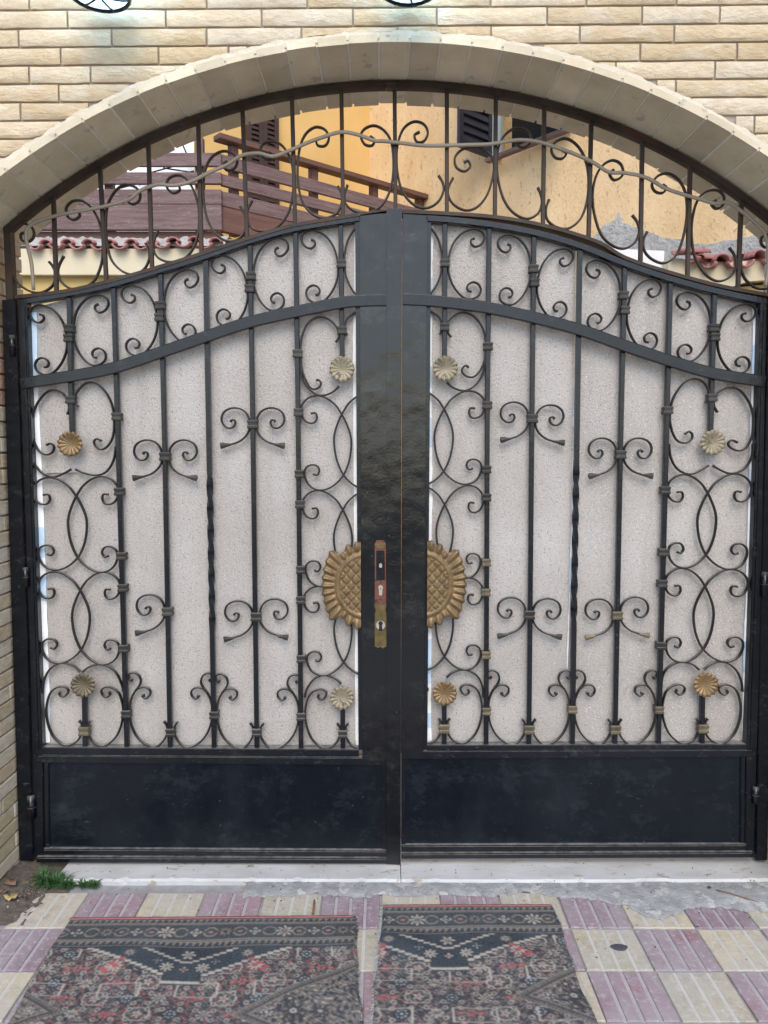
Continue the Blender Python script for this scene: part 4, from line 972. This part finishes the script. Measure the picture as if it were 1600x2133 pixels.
# ================================================================== lanterns at the top
def lantern(px, row, label):
    y = YF-.125; x, z = at(px, row, y)
    t = thing('wall_lantern', label, 'lantern', (x, y, z), 'lanterns on the stone wall')
    def lathe(name, prof, mat, par, seg=24, sm=True):
        V = []; Fc = []
        for r_, h in prof:
            for k in range(seg): a = 2*math.pi*k/seg; V.append((x+r_*math.cos(a), y+r_*math.sin(a), z+h))
        for i in range(len(prof)-1):
            for k in range(seg): Fc.append((i*seg+k, i*seg+(k+1) % seg, (i+1)*seg+(k+1) % seg, (i+1)*seg+k))
        return link(name, fixn(mesh(name, V, Fc, mat, sm)), par)
    lathe('glass', [(.001, .0), (.03, .0), (.06, .002), (.080, .006), (.083, .02), (.078, .17)], 'lamp_glass', t)
    lathe('cap', [(.095, .17), (.09, .185), (.05, .22), (.02, .25), (.001, .255)], 'black', t)
    bx, by = x, y; x, y = x+.035, y-.01
    lathe('bulb', [(.001, .02), (.022, .025), (.03, .05), (.02, .09), (.012, .15)], 'bulb', t)
    x, y = bx, by
    lathe('rim', [(.079, .001), (.084, -.003), (.090, .001), (.090, .010), (.084, .013), (.079, .006)], 'black', t)
    for k in range(6):
        a = 2*math.pi*(k+.35)/6; ca, sa_ = math.cos(a), math.sin(a)
        tube('rib', [(x+r_*ca, y+r_*sa_, z+h) for r_, h in ((.015, -.002), (.06, -.001), (.083, .004), (.086, .02), (.082, .17))], .003, 'black', t, 6)
    tube('bracket', [(x, y, z+.25), (x, y, z+.30), (x, y+.05, z+.33), (x, YF-.0, z+.31)], .008, 'black', t, 8)
    box('back_plate', x-.04, x+.04, YF-.016, YF-.006, z+.24, z+.37, 'black', t, .003)
    ld = bpy.data.lights.new('lantern_light', 'POINT'); ld.energy = .10; ld.color = (.75, .88, 1); ld.shadow_soft_size = .03
    lo = bpy.data.objects.new('lantern_light', ld); C.objects.link(lo); lo.location = (x+.03, y, z-.012+.1); lo.parent = t; lo.matrix_parent_inverse = Matrix.Translation(-t.location)
lantern(207, -8, 'lit round wall lantern with dark ribs, leftmost at the top edge')
lantern(852, -22, 'lit wall lantern above the middle of the arch')

# ================================================================== rugs
PAL = np.array([(.013, .022, .036), (.40, .37, .32), (.016, .030, .044), (.34, .075, .08), (.045, .034, .040), (.022, .040, .050), (.20, .18, .15), (.30, .14, .13), (.38, .40, .41)])
NAVY, BEI, BLU, RED, BRO, GRN, TAN, PNK, GRY = range(9)
def rug_pattern(W, H, c, medx, seed, spx):
    """indexed pattern: borders at the far end, stepped blue half medallion, rows of outlined flowers, corner wedges"""
    nx, ny = int(W/c)+1, int(H/c)+1; A = np.zeros((ny, nx), int); rnd = np.random.RandomState(seed)
    X, Y = np.meshgrid(np.arange(nx)*c, np.arange(ny)*c)                # Y runs from the far edge towards the viewer
    per = .215; PX = np.abs(((X-medx) % per)-per/2)                       # mirrored repeat
    A[:] = NAVY
    A[rnd.rand(ny, nx) < .16] = BRO
    def put(m, k): A[m] = k
    def flower(cx, cy, r, n, col, out=BEI, core=NAVY, dark=NAVY, st=1.0):
        dx, dy = X-cx, (Y-cy)*st; d = np.hypot(dx, dy); th = np.arctan2(dy, dx); e = r*(.70+.30*np.cos(n*th))
        put((d < e*1.30) & (d > e*1.1), dark); put(d < e*1.1, out); put(d < e*.74, col); put(d < r*.30, core); put(d < r*.13, out)
    def seeds(cx, cy, r, n, a, b):
        for k in range(n):
            t = 2*math.pi*k/n; put(np.hypot(X-cx-r*math.cos(t), Y-cy-r*math.sin(t)) < r*.34, b); put(np.hypot(X-cx-r*math.cos(t), Y-cy-r*math.sin(t)) < r*.2, a)
        put(np.hypot(X-cx, Y-cy) < r*.45, b); put(np.hypot(X-cx, Y-cy) < r*.25, a)
    # small filler: curling stems and leaf dots
    f1 = np.sin(X*230+2.2*np.sin(Y*120))+np.sin(Y*250+2.0*np.sin(X*130)); put(np.abs(f1) < .24, TAN); put((f1 > 1.62), BRO); put(f1 < -1.5, RED if seed % 2 else PNK); put((np.abs(f1-1.0) < .06), GRN)
    f0 = .155
    # rows of motifs
    for r_i, yy in enumerate(np.arange(f0+.03, H, .062)):
        for k in range(-11, 12):
            cx = medx+k*.088+(0.044 if r_i % 2 else 0)
            if -.05 < cx < W+.05:
                kind = (k+r_i*2) % 4
                if kind == 0: put((np.abs(X-cx)/.040+np.abs(Y-yy)/.029 < 1) & (np.abs(X-cx)/.040+np.abs(Y-yy)/.029 > .80), BRO); put((np.abs(X-cx)/.040+np.abs(Y-yy)/.029 < .8), NAVY); seeds(cx, yy, .013, 8, GRY, BLU)
                elif kind == 1: flower(cx, yy, .019, 8, TAN, BEI, BRO)
                elif kind == 2:
                    flower(cx, yy, .015, 6, RED, PNK, NAVY)
                    for sx in (-1, 1): put((np.hypot((X-cx-sx*.027), (Y-yy)*1.5) < .009), RED); put((np.hypot((X-cx-sx*.027), (Y-yy)*1.5) < .005), PNK)
                else: flower(cx, yy, .017, 5, BEI, TAN, RED); put((np.abs(np.hypot(X-cx, (Y-yy)*1.35)-.034) < .002), BEI)
                for sx in (-1, 1):
                    for sy in (-1, 1): put(np.hypot(X-cx-sx*.024, Y-yy-sy*.019) < .0075, BEI); put(np.hypot(X-cx-sx*.024, Y-yy-sy*.019) < .0048, BRO)
    # rounded bracket lines between the rows
    b = np.abs(np.maximum(np.abs(((X-medx+.054) % .216)-.108)/.056, np.abs(((Y-f0-.10) % .164)-.082)/.026)-1); put(b < .045, BEI)
    # stepped half medallion
    st = .018; xs = np.floor(np.abs(X-medx)/st)*st; dep = np.where(xs < .05, .150, .118-(xs-.05)*.50)
    m = (Y-f0 < dep) & (Y > f0); put((Y-f0 < dep+.014) & (Y > f0), NAVY); put((Y-f0 < dep+.009) & (Y > f0), BEI); put(m & (Y-f0 < dep-.002), BLU)
    inn = (Y-f0 < .060-xs*.50) & (Y > f0); put((Y-f0 < .068-xs*.50) & (Y > f0), BEI); put(inn, NAVY)
    for sx in (-1, 1):
        flower(medx+sx*.052, f0+.088, .019, 8, BEI, BEI, BRO); flower(medx+sx*.175, f0+.025, .017, 8, BEI, TAN, BRO); seeds(medx+sx*.085, f0+.06, .010, 4, GRY, NAVY)
        flower(medx+sx*.205, f0+.085, .023, 9, BEI, BEI, TAN, RED)
        for q in range(5): put(np.hypot(X-medx-sx*(.19+.012*q), Y-f0-.055-.02*(q % 2)-.01*q) < .009, RED)
    flower(medx, f0+.028, .02, 6, TAN, BEI, BRO); flower(medx, f0+.098, .011, 4, PNK, BEI, BRO)
    # corner wedges on pale ground with a herringbone edge
    for (ex, sgn) in spx:
        u = (X-ex)*sgn; v = np.abs(Y-(f0+.275)); d = u*.62-v
        put(d > -.022, TAN); put((d > -.018) & (d < .0) & (((u+v) % .011) < .0055), NAVY); put(np.abs(d) < .0045, BRO); put(d > .006, TAN)
        g = np.sin(X*170+2.6*np.sin(Y*75+1.7*np.sin(X*52)))*np.sin(Y*190+2.4*np.sin(X*83+1.9*np.sin(Y*61))); put((d > .01) & (g > .28), NAVY); put((d > .01) & (np.abs(g) < .07), BRO); put((d > .01) & (g < -.5), BRO); put((d > .01) & (g < -.8), BEI)
        for q, (du, dv, rr) in enumerate([(.06, 0, .016), (.13, 0, .03), (.12, .045, .016), (.12, -.045, .016), (.2, .0, .02)]):
            flower(ex+sgn*du, f0+.275+dv, rr, 8, NAVY if q != 1 else BLU, BRO if q else BEI, BEI)
    # borders
    e = Y; put(e < f0, NAVY)
    def guard(y0, y1):
        put((e >= y0) & (e < y1), NAVY); zig = (np.abs(((X/.020) % 1)-.5)*2); put((e >= y0) & (e < y1) & (e-y0 < (y1-y0)*(.25+.6*zig)) & (((X/.020) % 1) < .45), TAN); put((np.abs(e-y0) < .0022) | (np.abs(e-y1) < .0022), TAN)
    guard(.012, .033); guard(.120, .146)
    put((e > .036) & (e < .116), GRN); put((e > .036) & (e < .116) & (rnd.rand(ny, nx) < .3), BRO)
    y0 = .076
    for k in range(-8, 9):
        cx = medx+k*.092
        if k % 2: flower(cx, y0, .026, 8, TAN, BRO if k % 4 == 1 else BEI, NAVY)
        else: flower(cx, y0, .017, 4, NAVY, BEI, TAN)
        for sx in (-1, 1):
            put((np.abs(np.hypot((X-cx-sx*.046), (Y-y0)*1.0)-.020) < .0026) & (np.abs(Y-y0) > .004), TAN); put(np.hypot((X-cx-sx*.046), (Y-y0)*1.4) < .008, PNK if k % 3 else BRO)
    put(np.abs(np.abs(Y-y0)-.037) < .0018, TAN)
    put(e < .011, BRO)
    return A, nx, ny
def rug(name, q, H, medx, label, seed, spx, c=.0026, fringe=False):
    """q: far left, far right, near left, near right on the ground"""
    W = (Vector(q[1])-Vector(q[0])).length; A, nx, ny = rug_pattern(W, H, c, medx, seed, spx)
    rnd = np.random.RandomState(seed); col = PAL[A]*(1+rnd.randn(ny, nx, 1)*.16)
    k = np.ones(3)/3
    for ax in (0, 1): col = (np.roll(col, 1, ax)+col*2+np.roll(col, -1, ax))/4
    s, t = np.meshgrid(np.linspace(0, 1, nx), np.linspace(0, 1, ny)); q = np.array(q)
    P = ((q[0][None, None]*(1-s[..., None])+q[1]*s[..., None])*(1-t[..., None])+(q[2]*(1-s[..., None])+q[3]*s[..., None])*t[..., None])
    edge = np.cumsum(rnd.randn(ny)*.0006); P[:, -1, 0] += np.clip(edge, -.004, .004)
    P[:, :, 0] += (.006*np.sin(P[:, :, 1]*9+seed)+.0025*np.sin(P[:, :, 1]*31))*(2*s-1)**2*np.minimum(1, t*6); P[:, :, 1] += .004*np.sin(P[:, :, 0]*8+seed)*np.minimum(1, t*4)
    z = .0135+.003*np.sin(P[..., 0]*17+P[..., 1]*9)*np.minimum(1, t*5)+.0022*np.sin(P[..., 1]*24+P[..., 0]*5)*np.minimum(1, t*5)+rnd.rand(ny, nx)*.0009
    rim = np.minimum(np.minimum(s*W, (1-s)*W), np.minimum(t, 1)*H+.02); z = np.where(rim < .004, .006, z)
    V = np.dstack([P, z]).reshape(-1, 3); idx = np.arange(nx*ny).reshape(ny, nx)
    Fc = np.stack([idx[:-1, :-1], idx[1:, :-1], idx[1:, 1:], idx[:-1, 1:]], -1).reshape(-1, 4)
    t_ = thing('rug', label, 'rug', ((q[0][0]+q[1][0])/2, (q[0][1]+q[2][1])/2, 0), None)
    me = bpy.data.meshes.new('pile'); me.vertices.add(len(V)); me.vertices.foreach_set('co', V.ravel()); nf = len(Fc)
    me.loops.add(nf*4); me.loops.foreach_set('vertex_index', Fc.ravel().astype(np.int32)); me.polygons.add(nf); me.polygons.foreach_set('loop_start', np.arange(0, nf*4, 4, dtype=np.int32))
    me.update(); me.validate(); me.materials.append(MAT['rug'])
    at_ = me.attributes.new('Col', 'FLOAT_COLOR', 'POINT'); at_.data.foreach_set('color', np.dstack([np.clip(col, 0, 1), np.ones((ny, nx))]).astype(np.float32).ravel())
    me.polygons.foreach_set('use_smooth', [True]*nf)
    link('pile', me, t_)
    a, b = Vector((*q[0], 0)), Vector((*q[1], 0)); d = (b-a).normalized(); n = Vector((-d.y, d.x, 0)); V = []; Fc = []; m = 40
    for i in range(m+1):
        p = a+d*((b-a).length*(i/m))*.985; w = random.uniform(-.0012, .0012)
        V += [p+n*(.010+w)+Vector((0, 0, .003)), p+n*(.007+w)+Vector((0, 0, .0125)), p-n*(.006+w)+Vector((0, 0, .0155)), p-n*.008+Vector((0, 0, .011))]
    for i in range(m):
        for k in range(3): Fc.append((i*4+k, i*4+k+1, i*4+k+5, i*4+k+4))
    link('binding', fixn(mesh('binding', V, Fc, 'binding', True)), t_)
    # worn warp threads along the cut sides
    for e, sg in (((0, 2), -1), ((1, 3), 1)):
        V = []; Fc = []; a, b = Vector((*q[e[0]], 0)), Vector((*q[e[1]], 0)); L = (b-a).length; cnt = int(L/(.0016 if (fringe and sg < 0) else .005))
        for i in range(cnt):
            p = a.lerp(b, random.random()); r_ = random.uniform(.003, .011 if (fringe and sg < 0) else .007); th = random.uniform(-.8, .8); o = Vector((sg*r_*math.cos(th), r_*math.sin(th), 0)); w = Vector((0, .0007, 0)); j = len(V)
            z0 = Vector((0, 0, random.uniform(.008, .013))); V += [p+z0-o*.3-w, p+z0-o*.3+w, p+o+w+Vector((0, 0, .006)), p+o-w+Vector((0, 0, .006))]; Fc.append((j, j+1, j+2, j+3))
        tag(link('fringe', mesh('fringe', V, Fc, 'fringe'), t_), kind='stuff')
gl = [ground(145, 1914, .012), ground(744, 1909, .012)]; 
ql = [gl[0], gl[1], (-.978, -1.15), (-.045, -1.15)]
rug('rug', ql, .82, .42, 'large faded oriental rug, left one of two before the gate', 3, [(.93*.66, 1), (.10, -1)])
g2 = [ground(797, 1887, .012), ground(1153, 1886, .012)]
qr = [g2[0], g2[1], (-.05, -1.15), (.565, -1.15)]
rug('rug', qr, .88, .205, 'narrow dark oriental rug, right one of two before the gate', 4, [(.40, 1)], fringe=True)

# ================================================================== small things on the ground
def weed():
    cx, cy = ground(125, 1835, .0); t = thing('weed', 'green weed growing at the left end of the threshold', 'plant', (cx, cy, 0)); V = []; Fc = []; rnd = random.Random(5)
    roots = [(ground(88+rnd.uniform(-8, 8), 1838, 0), .085) for _ in range(5)]+[(ground(rnd.uniform(92, 135), 1843, 0), .07) for _ in range(10)]+[(ground(rnd.uniform(130, 200), 1846, 0), .035) for _ in range(26)]
    for (x, y), Lm in roots:
        for k in range(12):
            az = rnd.uniform(0, 6.28); L = Lm*rnd.uniform(.5, 1.05); el = rnd.uniform(.35, 1.35); w = rnd.uniform(.0022, .0045)
            d = Vector((math.cos(az), math.sin(az), 0)); s = Vector((-d.y, d.x, 0)); p = Vector((x, y, .0)); j = len(V); n = 4; e = el
            for i in range(n+1):
                ww = w*(1-(i/n)**2)*(.5+.5*min(1, i)); V += [p+s*ww, p-s*ww]
                p = p+d*(L/n*math.cos(e))+Vector((0, 0, L/n*math.sin(e))); e -= .38
            for i in range(n): Fc.append((j+2*i, j+2*i+1, j+2*i+3, j+2*i+2))
    V = [(v[0], v[1], max(v[2], .004)) for v in V]
    link('leaves', mesh('leaves', V, Fc, 'leaf_green', True), t)
    V = []; Fc = []
    for (x, y), Lm in roots[:10]:
        v, f = box_vf(x-.0015, x+.0015, y-.0015, y+.0015, -.003, Lm*.5, len(V)); V += v; Fc += f
    link('stems', mesh('stems', V, Fc, 'leaf_green'), t)
weed()
def lump(V, Fc, x, y, z, r, rnd, sq=.6):
    bm = bmesh.new(); bmesh.ops.create_icosphere(bm, subdivisions=1, radius=r); j = len(V); th = rnd.uniform(0, 3.1); a = rnd.uniform(.5, 1)
    for v in bm.verts:
        c = v.co*rnd.uniform(.75, 1.2); q = Vector((c.x, c.y*a, c.z*sq)); q = Matrix.Rotation(th, 3, 'Z') @ q; V.append((x+q.x, y+q.y, z+q.z+r*sq*.6))
    for f in bm.faces: Fc.append(tuple(j+v.index for v in f.verts))
    bm.free()
def crumbs():
    rnd = random.Random(9); V = []; Fc = []; fm = []
    for i in range(420):      # dirt in the left corner
        px, py = rnd.gauss(40, 26), rnd.gauss(1838, 26); 
        if py < 1792 or px < -40: continue
        x, y = ground(px, py, 0); x = max(x, JL+.004); n0 = len(Fc); lump(V, Fc, x, y, .008, rnd.choice([.002, .003, .003, .005]), rnd); fm += [rnd.choice([0, 0, 0, 1, 2])]*(len(Fc)-n0)
    for i in range(260):      # grit on slabs, tiles and cement
        px, py = rnd.uniform(90, 1590), rnd.choice([rnd.uniform(1798, 1840), rnd.uniform(1838, 1880), rnd.uniform(1860, 2000)])
        zt = .022 if py < 1838 else .0
        x, y = ground(px, py, zt)
        if zt == 0 and (-1.02 < x < -.05 and y < -.31 or -.02 < x < .58 and y < -.25): continue
        if zt == 0 and y > -.14: continue
        zz = zt if zt else (.007 if (y > -.2 and x > -.4) else .001)
        n0 = len(Fc); lump(V, Fc, x, y, zz, rnd.choice([.0012, .0016, .0022, .003]), rnd); fm += [0 if rnd.random() < .8 else 1]*(len(Fc)-n0)
    o = link('grit', mesh('grit', V, Fc, ['pebble', 'leaf_brown', 'chip'], fmat=fm)); tag(o, 'dark grit and crumbs scattered along the threshold', 'grit', kind='stuff')
crumbs()
def dirt():
    n, m = 26, 18; V = []; Fc = []; rnd = random.Random(2); x0, x1 = JL-.01, -1.085; y0, y1 = -.36, .03
    for j in range(m+1):
        for i in range(n+1):
            u, v = i/n, j/m; x = x0+(x1-x0)*u; y = y0+(y1-y0)*v; e = max(0, 1-u*1.25-.35*abs(v-.6)+rnd.uniform(-.1, .1)); V.append((x, y, -.004+.032*e**1.3+rnd.uniform(0, .002)))
    for j in range(m):
        for i in range(n): a = j*(n+1)+i; Fc.append((a, a+1, a+n+2, a+n+1))
    tag(link('dirt', mesh('dirt', V, Fc, 'earth', True)), 'brown dirt drifted into the left corner of the gateway', 'dirt', kind='stuff')
dirt()
def dead_leaf(px, py, z, r, mat, label, seed, grp='dead leaves in the left corner'):
    rnd = random.Random(seed); x, y = ground(px, py, z); n = 14; th = rnd.uniform(0, 6); V = [(x, y, z+.006)]
    for i in range(n):
        a = 2*math.pi*i/n; rr = r*(.65+.35*abs(math.cos(a*1.5)))*rnd.uniform(.8, 1.1); V.append((x+rr*math.cos(a+th), y+rr*.8*math.sin(a+th), z+.004+rnd.uniform(0, .012)))
    Fc = [(0, 1+i, 1+(i+1) % n) for i in range(n)]; me = mesh('dead_leaf', V, Fc, mat, True); o = link('dead_leaf', me)
    sd = o.modifiers.new('thick', 'SOLIDIFY'); sd.thickness = .0008; tag(o, label, 'leaf', grp)
dead_leaf(22, 1873, .012, .026, 'leaf_dry', 'yellow dead leaf in the left corner', 1)
dead_leaf(22, 1842, .022, .026, 'leaf_brown', 'brown dead leaf nearest the left jamb', 2)
dead_leaf(8, 1862, .018, .016, 'leaf_brown', 'small brown dead leaf beside the yellow one', 3)
def twig(pts, r, label, grp=None, mat='stick'):
    P = [Vector((*ground(a, b, z), z+r)) for a, b, z in pts]; o = tube('twig', [tuple(p) for p in P], r, mat, None, 6, .6); tag(o, label, 'twig', grp)
twig([(652, 1905, .004), (654, 1890, .004), (655, 1877, .007)], .0042, 'short rust brown stick on a cream tile before the threshold')
twig([(1492, 1855, .008), (1520, 1862, .008), (1550, 1871, .008), (1578, 1880, .004)], .0022, 'thin dry stem lying on the cement at the right', mat='leaf_brown')
x, y = ground(1290, 1973, .001)
V = [(x, y, .004)]+[(x+.026*math.cos(a)*(1+.12*math.sin(3*a)), y+.017*math.sin(a), .0008) for a in [i*math.pi/10 for i in range(20)]]
tag(link('tar_spot', mesh('tar_spot', V, [(0, 1+i, 1+(i+1) % 20) for i in range(20)], 'tar', True)), 'dark oval blob stuck to a cream tile at the right', 'stain')
V = []; Fc = []; x, y = ground(1477, 1850, .007); lump(V, Fc, x, y, .007, .008, random.Random(3)); tag(link('pebble', mesh('pebble', V, Fc, 'pebble')), 'black pebble on the cement below the right slab', 'pebble')
x, y = ground(701, 1787, .022); V = []; Fc = []; lump(V, Fc, x, y, .022, .007, random.Random(8)); tag(link('pebble', mesh('pebble', V, Fc, 'stick')), 'small orange crumb on the slab below the lock', 'pebble')
